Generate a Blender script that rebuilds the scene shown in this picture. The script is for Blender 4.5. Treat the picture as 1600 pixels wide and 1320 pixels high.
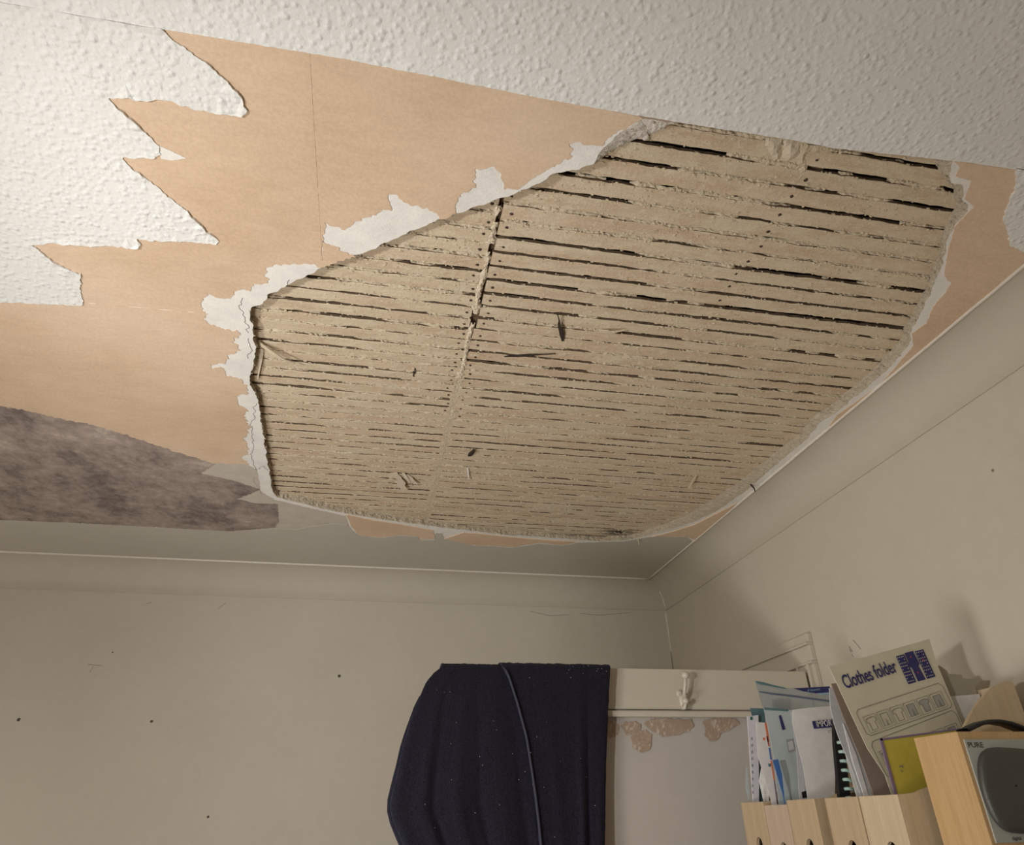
import bpy, bmesh, math, random
from mathutils import Vector, Matrix, noise
from mathutils.geometry import delaunay_2d_cdt

random.seed(7)
SC = bpy.context.scene
COL = SC.collection
for o in list(bpy.data.objects):
    bpy.data.objects.remove(o, do_unlink=True)

# ------------------------------------------------------------------ camera
EYE = 1.68                       # eye height; all coordinates below are relative to the eye
CEIL = 0.76                      # ceiling above the eye (8 ft room)
LATH = CEIL + 0.015              # underside of the laths
XR, YB = 1.075, 2.43             # right wall, back wall
XL, YN = -2.0, -1.7              # left wall, wall behind the camera
CV = 0.09                        # coving size
F = 1079.25544
RGT = Vector((0.98120359, -0.19205786, -0.01879634))
UPV = Vector((-0.07981389, -0.49257366, 0.8666031))
FWD = Vector((0.17569652, 0.84881386, 0.49864392))
cam = bpy.data.cameras.new('camera')
cam.sensor_width = 36; cam.sensor_fit = 'HORIZONTAL'; cam.lens = F / 1600 * 36
cam.clip_start = 0.02
co = bpy.data.objects.new('camera', cam); COL.objects.link(co)
co.matrix_world = Matrix(((RGT.x, UPV.x, -FWD.x, 0), (RGT.y, UPV.y, -FWD.y, 0),
                          (RGT.z, UPV.z, -FWD.z, EYE), (0, 0, 0, 1)))
SC.camera = co

# ------------------------------------------------------------------ light
SC.view_settings.view_transform = 'Standard'
SC.view_settings.look = 'None'
SC.view_settings.gamma = 1.0
SC.view_settings.exposure = 0.0
SC.view_settings.use_curve_mapping = False
W = bpy.data.worlds.new('world'); SC.world = W; W.use_nodes = True
W.node_tree.nodes['Background'].inputs[0].default_value = (0.6, 0.62, 0.66, 1)
W.node_tree.nodes['Background'].inputs[1].default_value = 0.03


def lamp(name, kind, loc, energy, color, size, target=None, **kw):
    l = bpy.data.lights.new(name, kind); l.energy = energy; l.color = color
    if kind == 'AREA':
        l.size = size
    else:
        l.shadow_soft_size = size
    for k, v in kw.items():
        setattr(l, k, v)
    o = bpy.data.objects.new(name, l); COL.objects.link(o)
    o.location = (loc[0], loc[1], loc[2] + EYE)
    if target:
        d = Vector(target) - Vector(loc)
        o.rotation_euler = d.to_track_quat('-Z', 'Y').to_euler()
    return o


# a standing lamp out of frame on the left, its head turned up to the damaged ceiling
lamp('reading_lamp_light', 'SPOT', (-0.87, 0.03, 0.05), 46, (1.0, 0.985, 0.955), 0.05,
     (0.39, 1.57, 0.54), spot_size=2 * 0.70, spot_blend=0.89)
# low fill light added on the same side to lift the mid ceiling
lamp('low_fill_light', 'POINT', (-0.84, 0.68, -0.57), 40, (1.0, 0.98, 0.945), 0.22)
# weak soft fill light added before the wall behind the camera
lamp('rear_fill_light', 'AREA', (0.1, -1.6, -0.2), 1.0, (1.0, 0.94, 0.83), 1.2, (0.1, 2.0, 0.1))


# ------------------------------------------------------------------ rays onto the real planes of the room
def ray(px, py):
    return RGT * ((px - 800) / F) - UPV * ((py - 660) / F) + FWD


def onx(px, py, X):
    d = ray(px, py); return d * (X / d.x)


def ony(px, py, Y):
    d = ray(px, py); return d * (Y / d.y)


def onz(px, py, Z=CEIL):
    d = ray(px, py); return d * (Z / d.z)


def cp(a, b, z=CEIL):
    """point on the ceiling: small numbers are metres, others picture coordinates"""
    if abs(a) < 5 and abs(b) < 5:
        return Vector((a, b))
    p = onz(a, b, z); return Vector((p.x, p.y))


# ------------------------------------------------------------------ materials
def srgb(r, g, b):
    return tuple(((c / 255 / 12.92) if c / 255 <= 0.04045 else ((c / 255 + 0.055) / 1.055) ** 2.4) for c in (r, g, b)) + (1,)


class NT:
    def __init__(s, name, rough=0.8, spec=0.3):
        s.m = bpy.data.materials.new(name); s.m.use_nodes = True
        s.t = s.m.node_tree; s.n = s.t.nodes; s.l = s.t.links
        s.b = s.n['Principled BSDF']
        s.b.inputs['Roughness'].default_value = rough
        s.b.inputs['Specular IOR Level'].default_value = spec
        s.tc = s.n.new('ShaderNodeTexCoord')

    def mapping(s, scale=(1, 1, 1), rot=(0, 0, 0)):
        mp = s.n.new('ShaderNodeMapping'); s.l.new(s.tc.outputs['Object'], mp.inputs[0])
        mp.inputs['Scale'].default_value = scale; mp.inputs['Rotation'].default_value = rot
        return mp.outputs[0]

    def noise(s, vec, scale, detail=4, rough=0.6, dist=0):
        x = s.n.new('ShaderNodeTexNoise'); s.l.new(vec, x.inputs['Vector'])
        x.inputs['Scale'].default_value = scale; x.inputs['Detail'].default_value = detail
        x.inputs['Roughness'].default_value = rough; x.inputs['Distortion'].default_value = dist
        return x.outputs['Fac']

    def voro(s, vec, scale, feature='SMOOTH_F1', rnd=1.0):
        x = s.n.new('ShaderNodeTexVoronoi'); x.feature = feature; s.l.new(vec, x.inputs['Vector'])
        x.inputs['Scale'].default_value = scale; x.inputs['Randomness'].default_value = rnd
        return x.outputs['Distance']

    def ramp(s, fac, stops):
        r = s.n.new('ShaderNodeValToRGB'); s.l.new(fac, r.inputs[0])
        e = r.color_ramp.elements
        while len(e) < len(stops):
            e.new(0.5)
        for i, (p, c) in enumerate(stops):
            e[i].position = p; e[i].color = c if len(c) == 4 else tuple(c) + (1,)
        return r.outputs[0]

    def math(s, op, a, b=None, clamp=False):
        x = s.n.new('ShaderNodeMath'); x.operation = op; x.use_clamp = clamp
        for i, v in enumerate((a, b)):
            if v is None: continue
            if isinstance(v, (int, float)): x.inputs[i].default_value = v
            else: s.l.new(v, x.inputs[i])
        return x.outputs[0]

    def mix(s, fac, a, b, mode='MIX'):
        x = s.n.new('ShaderNodeMix'); x.data_type = 'RGBA'; x.blend_type = mode
        for i, v in ((0, fac), (6, a), (7, b)):
            if isinstance(v, (int, float)): x.inputs[i].default_value = v
            elif isinstance(v, tuple): x.inputs[i].default_value = v if len(v) == 4 else v + (1,)
            else: s.l.new(v, x.inputs[i])
        return x.outputs[2]

    def color(s, c):
        if isinstance(c, tuple): s.b.inputs['Base Color'].default_value = c if len(c) == 4 else c + (1,)
        else: s.l.new(c, s.b.inputs['Base Color'])
        return s

    def bump(s, h, strength=0.5, dist=0.01):
        x = s.n.new('ShaderNodeBump'); x.inputs['Strength'].default_value = strength
        x.inputs['Distance'].default_value = dist; s.l.new(h, x.inputs['Height'])
        s.l.new(x.outputs[0], s.b.inputs['Normal']); return s


def plain(name, col, rough=0.6, spec=0.3, var=0.06, nscale=60, bump=0.0, metal=0.0):
    m = NT(name, rough, spec)
    n = m.noise(m.mapping(), nscale, 4)
    lo = tuple(max(0, c * (1 - var)) for c in col[:3]); hi = tuple(min(1, c * (1 + var)) for c in col[:3])
    m.color(m.ramp(n, [(0.3, lo), (0.7, hi)]))
    m.b.inputs['Metallic'].default_value = metal
    if bump: m.bump(n, bump, 0.002)
    return m.m


def mat_blown_paper():
    m = NT('blown_wallpaper', 0.55, 0.35)
    v = m.mapping()
    d = m.noise(v, 22, 2)
    blob = m.ramp(m.voro(m.mapping((1.0, 1.1, 1)), 88, 'SMOOTH_F1', 1.0), [(0.06, (1, 1, 1)), (0.40, (0, 0, 0))])
    big = m.ramp(m.voro(m.mapping((1.05, 1.0, 1), (0, 0, 0.7)), 132, 'SMOOTH_F1', 1.0), [(0.08, (1, 1, 1)), (0.45, (0, 0, 0))])
    fine = m.noise(v, 230, 3)
    h = m.math('ADD', m.math('MULTIPLY', blob, 0.8), m.math('MULTIPLY', big, 0.45))
    h = m.math('ADD', h, m.math('MULTIPLY', fine, 0.35))
    h = m.math('MULTIPLY', h, m.math('ADD', 0.45, d))
    m.color(m.ramp(m.noise(v, 4, 3), [(0.3, (0.80, 0.795, 0.765)), (0.7, (0.85, 0.845, 0.82))]))
    m.bump(h, 0.62, 0.0026)
    return m.m


def mat_lining():
    m = NT('brown_lining_paper', 0.75, 0.25)
    v = m.mapping()
    big = m.noise(v, 3.2, 4, 0.55)
    st = m.noise(m.mapping((7, 22, 1)), 3.0, 6, 0.7)
    fine = m.noise(v, 180, 3, 0.7)
    c = m.ramp(big, [(0.30, (0.61, 0.44, 0.30)), (0.50, (0.735, 0.555, 0.40)), (0.68, (0.79, 0.62, 0.475))])
    c = m.mix(0.22, c, m.ramp(st, [(0.35, (0.60, 0.42, 0.27)), (0.6, (0.82, 0.61, 0.42))]))
    c = m.mix(0.12, c, m.ramp(fine, [(0.4, (0.45, 0.3, 0.18)), (0.6, (0.9, 0.7, 0.5))]))
    m.color(c); m.bump(m.math('ADD', fine, st), 0.12, 0.002)
    return m.m


def mat_plaster(name='white_plaster', col=(0.89, 0.86, 0.81), bump=0.25):
    m = NT(name, 0.85, 0.2)
    v = m.mapping()
    n = m.noise(v, 24, 6, 0.65); f = m.noise(v, 260, 4, 0.7)
    lo = tuple(c * 0.86 for c in col); hi = tuple(min(1, c * 1.05) for c in col)
    m.color(m.mix(0.25, m.ramp(n, [(0.3, lo), (0.65, hi)]), m.ramp(f, [(0.35, lo), (0.6, hi)])))
    m.bump(m.math('ADD', n, f), bump, 0.003)
    return m.m


def mat_crumbly():
    m = NT('broken_sandy_plaster', 0.95, 0.1)
    v = m.mapping()
    n = m.noise(v, 90, 6, 0.75); f = m.noise(v, 420, 4, 0.7)
    m.color(m.mix(0.4, m.ramp(n, [(0.3, (0.47, 0.395, 0.285)), (0.65, (0.70, 0.615, 0.48))]),
                  m.ramp(f, [(0.35, (0.38, 0.305, 0.21)), (0.6, (0.74, 0.66, 0.53))])))
    m.bump(m.math('ADD', n, f), 0.7, 0.004)
    return m.m


def mat_lath():
    m = NT('dusty_lath_wood', 0.9, 0.12)
    v = m.mapping()
    info = m.n.new('ShaderNodeObjectInfo')
    rnd = info.outputs['Random']
    base = m.ramp(rnd, [(0.0, (0.74, 0.62, 0.445)), (0.35, (0.75, 0.63, 0.45)), (0.6, (0.70, 0.59, 0.42)),
                        (0.8, (0.74, 0.605, 0.435)), (1.0, (0.69, 0.54, 0.38))])
    grain = m.noise(m.mapping((4, 90, 90)), 6, 5, 0.65)
    blot = m.noise(m.mapping((3, 12, 1)), 3.5, 5, 0.6)
    fine = m.noise(v, 240, 5, 0.75)
    c = m.mix(m.math('MULTIPLY', m.ramp(blot, [(0.42, (0, 0, 0)), (0.64, (1, 1, 1))]), 0.65), base, (0.58, 0.405, 0.265))
    c = m.mix(m.math('MULTIPLY', m.ramp(fine, [(0.46, (0, 0, 0)), (0.66, (1, 1, 1))]), 0.5), c, (0.80, 0.71, 0.56))
    c = m.mix(m.math('MULTIPLY', m.ramp(grain, [(0.5, (0, 0, 0)), (0.75, (1, 1, 1))]), 0.28), c, (0.42, 0.30, 0.19))
    sp = m.noise(m.mapping((1, 1.6, 1)), 95, 6, 0.8)
    c = m.mix(m.ramp(sp, [(0.60, (0, 0, 0)), (0.70, (.75, .75, .75))]), c, (0.26, 0.20, 0.135))
    lp = m.noise(m.mapping((1, 1.3, 1)), 60, 6, 0.75, 0.4)
    c = m.mix(m.ramp(lp, [(0.55, (0, 0, 0)), (0.63, (.7, .7, .7))]), c, (0.80, 0.70, 0.54))
    # dark smudge near the far end
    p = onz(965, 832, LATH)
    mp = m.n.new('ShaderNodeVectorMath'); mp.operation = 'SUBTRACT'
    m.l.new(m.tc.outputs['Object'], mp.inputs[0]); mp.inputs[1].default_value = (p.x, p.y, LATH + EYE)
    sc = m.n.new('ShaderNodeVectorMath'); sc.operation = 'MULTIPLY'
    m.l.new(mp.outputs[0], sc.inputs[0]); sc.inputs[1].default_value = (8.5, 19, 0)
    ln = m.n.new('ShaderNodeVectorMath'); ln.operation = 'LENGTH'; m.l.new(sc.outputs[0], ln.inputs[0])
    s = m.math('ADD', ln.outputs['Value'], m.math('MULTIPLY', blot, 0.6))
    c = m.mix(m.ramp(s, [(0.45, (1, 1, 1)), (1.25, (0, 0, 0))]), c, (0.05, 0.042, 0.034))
    m.color(c)
    m.bump(m.math('ADD', m.math('ADD', m.math('MULTIPLY', fine, 0.8), m.math('MULTIPLY', lp, 1.6)), grain), 0.5, 0.003)
    return m.m


def mat_wood(name, a, b, axis='z', rough=0.45, scale=1.0):
    m = NT(name, rough, 0.35)
    s = {'z': (70, 70, 5), 'x': (5, 70, 70)}[axis]
    g = m.noise(m.mapping(tuple(x * scale for x in s)), 1.5, 5, 0.65)
    f = m.noise(m.mapping((300, 300, 30)), 1.0, 3, 0.7)
    c = m.ramp(g, [(0.32, a), (0.68, b)])
    m.color(m.mix(0.12, c, m.ramp(f, [(0.4, tuple(x * 0.6 for x in a)), (0.6, b)])))
    m.bump(g, 0.05, 0.001)
    return m.m


def mat_robe():
    m = NT('navy_towelling', 1.0, 0.05)
    v = m.mapping()
    n = m.noise(v, 420, 3, 0.7); b = m.noise(v, 9, 3)
    m.color(m.ramp(n, [(0.3, (0.009, 0.0085, 0.014)), (0.7, (0.031, 0.029, 0.042))]))
    m.b.inputs['Sheen Weight'].default_value = 0.16
    m.b.inputs['Sheen Roughness'].default_value = 0.5
    m.b.inputs['Sheen Tint'].default_value = (0.5, 0.5, 0.75, 1)
    m.bump(n, 0.9, 0.004)
    return m.m


def mat_wall(name, col, rough=0.75):
    m = NT(name, rough, 0.25)
    v = m.mapping()
    b = m.noise(v, 2.5, 4); f = m.noise(v, 130, 5, 0.7); r = m.noise(v, 35, 4, 0.6)
    lo = tuple(c * 0.95 for c in col); hi = tuple(c * 1.04 for c in col)
    m.color(m.mix(0.3, m.ramp(b, [(0.3, lo), (0.7, hi)]), m.ramp(r, [(0.35, lo), (0.65, hi)])))
    m.bump(m.math('ADD', f, m.math('MULTIPLY', r, 1.2)), 0.12, 0.003)
    return m.m


def mat_stain():
    m = NT('stained_bare_skim', 0.85, 0.2)
    v = m.mapping((1.0, 0.75, 1), (0, 0, 0.3))
    n = m.noise(v, 5.2, 8, 0.74, 0.1); f = m.noise(m.mapping((1.0, 0.9, 1), (0, 0, -.1)), 34, 7, 0.75)
    c = m.ramp(n, [(0.38, (0.16, 0.125, 0.12)), (0.47, (0.36, 0.29, 0.255)), (0.58, (0.47, 0.385, 0.335)), (0.63, (0.66, 0.57, 0.505))])
    c = m.mix(0.38, c, m.ramp(f, [(0.40, (0.20, 0.16, 0.14)), (0.64, (0.56, 0.465, 0.40))]))
    m.color(c); m.bump(f, 0.2, 0.002)
    return m.m


def mat_peel():
    m = NT('old_brown_paint', 0.7, 0.25)
    n = m.noise(m.mapping((1, 1, .5), (0, .6, 0)), 130, 5, .75, .6); b = m.noise(m.mapping(), 40, 3)
    c = m.ramp(b, [(.3, (0.36, 0.26, 0.19)), (.7, (0.43, 0.325, 0.25))])
    m.color(m.mix(m.ramp(n, [(.54, (0, 0, 0)), (.64, (1, 1, 1))]), c, (.60, .53, .46))); m.bump(n, .2, .001)
    return m.m


def mat_clear(name, tint=(0.8, 0.88, 0.88), alpha=0.5, rough=0.25):
    m = NT(name, rough, 0.5)
    n = m.noise(m.mapping(), 25, 3)
    lo = tuple(c * 0.9 for c in tint)
    m.color(m.ramp(n, [(0.3, lo), (0.7, tint)]))
    m.b.inputs['Alpha'].default_value = alpha
    return m.m


M = dict(
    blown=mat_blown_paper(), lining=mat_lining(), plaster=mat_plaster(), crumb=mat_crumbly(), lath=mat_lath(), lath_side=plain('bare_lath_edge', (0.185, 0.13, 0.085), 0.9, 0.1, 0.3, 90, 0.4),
    key=mat_plaster('tan_plaster_keys', (0.70, 0.595, 0.435), 0.7), mortar=mat_plaster('pale_mortar', (0.74, 0.64, 0.49), 0.6),
    stain=mat_stain(), wall=mat_wall('cream_wall_paint', (0.595, 0.545, 0.455)), cove=mat_wall('cream_coving_paint', (0.575, 0.525, 0.435), 0.6),
    border=mat_wall('grey_white_border_paint', (0.56, 0.525, 0.455)),
    bead=plain('gloss_bead_paint', (0.76, 0.69, 0.60), 0.35, 0.5),
    gloss=mat_wall('white_gloss_woodwork', (0.60, 0.545, 0.455), 0.4), panel=mat_wall('off_white_door_panel', (0.52, 0.475, 0.43), 0.45),
    void=plain('loft_darkness', (0.025, 0.021, 0.018), 0.9), joist=mat_wood('dark_joist_wood', (0.13, 0.085, 0.05), (0.22, 0.15, 0.09), 'z', 0.9),
    nail=plain('rusty_nail', (0.075, 0.05, 0.035), 0.8), robe=mat_robe(), piping=plain('grey_navy_satin_piping', (0.042, 0.041, 0.066), 0.6, 0.3),
    lint=plain('white_lint', (0.65, 0.62, 0.6), 0.9),
    birch=mat_wood('birch_plywood', (0.47, 0.345, 0.21), (0.57, 0.435, 0.28)), birch2=mat_wood('pinkish_birch_plywood', (0.50, 0.37, 0.265), (0.58, 0.455, 0.34)),
    birch3=mat_wood('pale_birch_plywood', (0.55, 0.43, 0.275), (0.64, 0.52, 0.355)),
    cherry=mat_wood('warm_maple_veneer', (0.53, 0.335, 0.155), (0.62, 0.415, 0.215)),
    dark=plain('dark_splinter_wood', (0.055, 0.042, 0.032), 0.9, 0.2, 0.5, 200, 0.5), peel=mat_peel(),
    mark=plain('dark_mark', (0.09, 0.075, 0.065), 0.9), pencil=plain('pencil_line', (0.28, 0.25, 0.21), 0.9), crack=plain('dark_hairline', (0.22, 0.19, 0.16), 0.95),  # crack: dark colour of the crack lines
    nearwall=mat_wall('low_bounce_brown_wall', (0.22, 0.20, 0.17)),  # unseen wall, its colour darkened to cut bounced light
    hookpaint=plain('old_gloss_hook_paint', (0.62, 0.57, 0.48), 0.35, 0.5),
    palebreak=mat_plaster('pale_break_plaster', (0.84, 0.79, 0.72), 0.8),
    skim=mat_plaster('thin_buff_skim', (0.62, 0.555, 0.475), 0.3),
    floor=mat_wood('brown_floorboards', (0.16, 0.10, 0.06), (0.26, 0.17, 0.10), 'x'), )


# ------------------------------------------------------------------ object helpers
ORG = {}


def link(name, me, parent=None, mat=None):
    o = bpy.data.objects.new(name, me); COL.objects.link(o)
    if parent is not None: o.parent = parent
    if mat is not None and hasattr(me, 'materials'):
        for mm in (mat if isinstance(mat, (list, tuple)) else [mat]): me.materials.append(mm)
    return o


def mesh(name, verts, faces, mat=None, parent=None, smooth=False, origin=None):
    """verts are eye-relative; origin is the thing's own location (eye-relative)"""
    if origin is None:
        origin = ORG.get(parent.name, Vector((0, 0, -EYE))) if parent is not None else Vector((0, 0, -EYE))
    me = bpy.data.meshes.new(name)
    me.from_pydata([tuple(Vector(v) - origin) for v in verts], [], faces)
    me.update()
    if smooth: me.polygons.foreach_set('use_smooth', [True] * len(me.polygons))
    o = link(name, me, parent, mat); ORG[o.name] = Vector(origin)
    return o


def fix_normals(o):
    bm = bmesh.new(); bm.from_mesh(o.data); bmesh.ops.recalc_face_normals(bm, faces=bm.faces[:]); bm.to_mesh(o.data); bm.free()
    return o


def root(name, loc):
    o = bpy.data.objects.new(name, None); COL.objects.link(o); o.empty_display_size = 0.05
    o.location = (loc[0], loc[1], loc[2] + EYE); ORG[o.name] = Vector(loc)
    return o


def tag(o, label, cat, group=None, kind=None):
    if label: o['label'] = label
    if cat: o['category'] = cat
    if group: o['group'] = group
    if kind: o['kind'] = kind
    return o


class MB:
    def __init__(s): s.v = []; s.f = []

    def add(s, v, f):
        n = len(s.v); s.v += [tuple(x) for x in v]; s.f += [tuple(i + n for i in q) for q in f]; return s

    def box(s, x0, x1, y0, y1, z0, z1, b=0.0):
        bm = bmesh.new(); bmesh.ops.create_cube(bm, size=1)
        for v in bm.verts:
            v.co = Vector((x0 + (v.co.x + .5) * (x1 - x0), y0 + (v.co.y + .5) * (y1 - y0), z0 + (v.co.z + .5) * (z1 - z0)))
        if b: bmesh.ops.bevel(bm, geom=bm.edges[:], offset=b, segments=2, affect='EDGES', profile=0.6)
        bm.verts.index_update()
        s.add([v.co.copy() for v in bm.verts], [[v.index for v in f.verts] for f in bm.faces]); bm.free(); return s

    def tube(s, pts, rad, n=8, cap=True):
        pts = [Vector(p) for p in pts]
        if not isinstance(rad, (list, tuple)): rad = [rad] * len(pts)
        rings = []; ref = None
        for i, p in enumerate(pts):
            t = (pts[min(i + 1, len(pts) - 1)] - pts[max(i - 1, 0)]).normalized()
            if ref is None: ref = Vector((0, 0, 1)) if abs(t.z) < .9 else Vector((1, 0, 0))
            a = (ref - t * ref.dot(t)).normalized(); b = t.cross(a); ref = a
            rings.append([p + (a * math.cos(k * 2 * math.pi / n) + b * math.sin(k * 2 * math.pi / n)) * rad[i] for k in range(n)])
        v = [q for r in rings for q in r]; f = []
        for i in range(len(pts) - 1):
            for k in range(n):
                f.append((i * n + k, i * n + (k + 1) % n, (i + 1) * n + (k + 1) % n, (i + 1) * n + k))
        if cap: f.append(tuple(range(n))[::-1]); f.append(tuple((len(pts) - 1) * n + k for k in range(n)))
        return s.add(v, f)

    def ball(s, c, r, seg=12, rings=8, sq=(1, 1, 1), jit=0.0):
        c = Vector(c); v = []; f = []
        for i in range(rings + 1):
            th = math.pi * i / rings
            for k in range(seg):
                ph = 2 * math.pi * k / seg; q = 1 + random.uniform(-jit, jit)
                v.append(c + Vector((math.sin(th) * math.cos(ph) * sq[0], math.sin(th) * math.sin(ph) * sq[1], math.cos(th) * sq[2])) * r * q)
        for i in range(rings):
            for k in range(seg):
                f.append((i * seg + k, (i + 1) * seg + k, (i + 1) * seg + (k + 1) % seg, i * seg + (k + 1) % seg))
        return s.add(v, f)

    def build(s, name, mat, parent=None, smooth=False, origin=None):
        return mesh(name, s.v, s.f, mat, parent, smooth, origin)


def fbm(p, seed=0.0):
    return noise.fractal(Vector((p[0], p[1], seed)), 1.0, 2.0, 5)


def resample(poly, step, amps=None, amp=0.0, freq=60, seed=0.0, closed=True):
    """split edges to `step` and roughen them; amps: per-edge amplitude"""
    out = []
    n = len(poly)
    for i in range(n if closed else n - 1):
        a, b = poly[i], poly[(i + 1) % n]
        L = (b - a).length
        k = max(1, int(L / step)) if L < 1.2 or step > .02 else max(1, int(L / 0.02))
        am = amps[i] if amps else amp
        nrm = Vector((-(b - a).y, (b - a).x)); nrm = nrm.normalized() if nrm.length > 0 else nrm
        for j in range(k):
            p = a.lerp(b, j / k)
            if am:
                q = p * freq
                p = p + nrm * (fbm(q, seed) * am) + Vector((-nrm.y, nrm.x)) * (fbm(q, seed + 9) * am * 0.5)
            out.append(p)
    if not closed: out.append(poly[-1])
    return out


def pip(p, poly):
    c = False; j = len(poly) - 1
    for i in range(len(poly)):
        a, b = poly[i], poly[j]
        if (a.y > p.y) != (b.y > p.y) and p.x < (b.x - a.x) * (p.y - a.y) / (b.y - a.y) + a.x: c = not c
        j = i
    return c


def fill(loop, holes=(), grid=0.0):
    vs = list(loop); es = [(i, (i + 1) % len(loop)) for i in range(len(loop))]
    for h in holes:
        n = len(vs); vs += list(h); es += [(n + i, n + (i + 1) % len(h)) for i in range(len(h))]
    if grid:
        xs = [p.x for p in loop]; ys = [p.y for p in loop]
        y = min(ys) + grid * .5; r = 0
        while y < max(ys):
            x = min(xs) + grid * (.5 if r % 2 else 1.0)
            while x < max(xs):
                vs.append(Vector((x + random.uniform(-.2, .2) * grid, y + random.uniform(-.2, .2) * grid))); x += grid
            y += grid; r += 1
    V, E, Fc, *_ = delaunay_2d_cdt(vs, es, [], 0, 1e-7)
    keep = []
    for f in Fc:
        c = (V[f[0]] + V[f[1]] + V[f[2]]) / 3
        if pip(c, loop) and not any(pip(c, h) for h in holes): keep.append(tuple(f))
    return V, keep


def sheet(name, pts, off, mat, parent, step=0.0026, amp=0.0008, freq=110, seed=1.0, curl=0.0, amps=None, top=CEIL, grid=0.0, hang=0.0):
    """a layer of paper or paint lying under the ceiling plane, with real edges"""
    loop = resample([cp(*p) for p in pts], step, amps, amp, freq, seed)
    V, T = fill(loop, grid=grid)
    cnt = {}
    for f in T:
        for a, b in ((f[0], f[1]), (f[1], f[2]), (f[2], f[0])):
            cnt[(min(a, b), max(a, b))] = cnt.get((min(a, b), max(a, b)), 0) + 1
    edge = [e for e, c in cnt.items() if c == 1]
    rim = {i for e in edge for i in e}
    verts = []
    for i, p in enumerate(V):
        z = top - off
        if i in rim and curl: z -= curl * max(0, 0.35 + fbm(p * 22, seed + 4))
        verts.append((p.x, p.y, z))
    faces = [f[::-1] for f in T]
    n = len(verts); up = {}
    for i in rim:
        up[i] = len(verts); verts.append((V[i].x, V[i].y, top + 0.0002))
    for a, b in edge: faces.append((a, b, up[b], up[a]))
    return fix_normals(mesh(name, verts, faces, mat, parent))


def ribbon(mb, pts, w, nrm):
    """a hair-thin raised line along pts"""
    nrm = Vector(nrm).normalized(); pts = [Vector(p) for p in pts]; v = []; f = []
    for i, p in enumerate(pts):
        t = (pts[min(i + 1, len(pts) - 1)] - pts[max(i - 1, 0)]).normalized(); s = t.cross(nrm).normalized() * w * .5
        v += [p - s, p + s, p + s + nrm * w * .25, p - s + nrm * w * .25]
    for i in range(len(pts) - 1):
        k = i * 4
        f += [(k + 3, k + 2, k + 6, k + 7), (k, k + 3, k + 7, k + 4), (k + 2, k + 1, k + 5, k + 6)]
    mb.add(v, f)


def lettering(name, txt, origin, xdir, ydir, height, mat, parent, bold=0.0, squeeze=1.0, depth=0.0002, font=None):
    cu = bpy.data.curves.new(name, 'FONT'); cu.body = txt; cu.size = 1.0; cu.offset = bold; cu.resolution_u = 3
    tmp = bpy.data.objects.new('tmp', cu); COL.objects.link(tmp)
    bpy.context.view_layer.update()
    me = bpy.data.meshes.new_from_object(tmp.evaluated_get(bpy.context.evaluated_depsgraph_get()))
    bpy.data.objects.remove(tmp, do_unlink=True)
    xdir = Vector(xdir).normalized(); ydir = Vector(ydir).normalized(); n = xdir.cross(ydir)
    k = height / 0.69
    org = ORG.get(parent.name, Vector((0, 0, -EYE)))
    for v in me.vertices:
        c = v.co.copy()
        v.co = Vector(origin) + xdir * c.x * k * squeeze + ydir * c.y * k + n * depth - org
    me.update()
    return link(name, me, parent, mat)


# ------------------------------------------------------------------ the setting: walls, floor
def wall(name, x0, x1, y0, y1, z0, z1, mat):
    o = MB().box(x0, x1, y0, y1, z0, z1).build(name, mat); o['kind'] = 'structure'; return o


back = wall('wall_back', XL - .1, XR + .1, YB, YB + .1, -EYE, CEIL + .12, M['wall'])
right = root('wall_right', (0, 0, -EYE)); right['kind'] = 'structure'
DY0, DY1, DZ = 1.650, 2.395, 0.318      # the doorway in the right wall
mb = MB()
mb.box(XR, XR + .1, YN - .1, DY0, -EYE, CEIL + .12); mb.box(XR, XR + .1, DY1, YB, -EYE, CEIL + .12)
mb.box(XR, XR + .1, DY0, DY1, DZ, CEIL + .12)
mb.build('wall_surface', M['wall'], right)
wall('wall_left', XL - .1, XL, YN - .1, YB, -EYE, CEIL + .12, M['wall'])
wall('wall_near', XL, XR, YN - .1, YN, -EYE, CEIL + .12, M['nearwall'])
wall('floor', XL - .1, XR + 1.2, YN - .1, YB + .1, -EYE - .1, -EYE, M['floor'])
hall = wall('wall_hallway', XR + 1.1, XR + 1.2, 1.0, YB + .1, -EYE, CEIL + .12, M['wall'])

# coving: a concave quarter, mitred in the corner, with a painted bead along its upper edge
def cove_profile(n=10):
    return [(CV - CV * math.sin(t * math.pi / 2 / n), CV - CV * math.cos(t * math.pi / 2 / n)) for t in range(n + 1)]


def coving(name, side):
    pr = [(CV + .004, -.004)] + cove_profile() + [(0.0, CV + 0.0), (-.002, CV)]
    pr = [(CV, 0.0)] + cove_profile()[1:-1] + [(0.004, CV - .001), (0.004, CV + 0.0035), (0.0, CV + .0035)]
    v = []; f = []; st = 60
    for i in range(st + 1):
        u = i / st
        for p, q in pr:
            if side == 'back':
                x = XL + (XR - p - XL) * u; y = YB - p
            else:
                x = XR - p; y = YN + (YB - p - YN) * u
            w = 0.0007 * fbm((x * 8, y * 8), q * 50)
            v.append((x, y, CEIL - q + w))
    n = len(pr)
    for i in range(st):
        for k in range(n - 1):
            f.append((i * n + k, i * n + k + 1, (i + 1) * n + k + 1, (i + 1) * n + k))
    o = mesh(name, v, f, M['cove'], smooth=False); fix_normals(o)
    for p in o.data.polygons: p.use_smooth = True
    m = o.modifiers.new('edge', 'EDGE_SPLIT'); m.split_angle = math.radians(40)
    o['kind'] = 'structure'; return o


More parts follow.
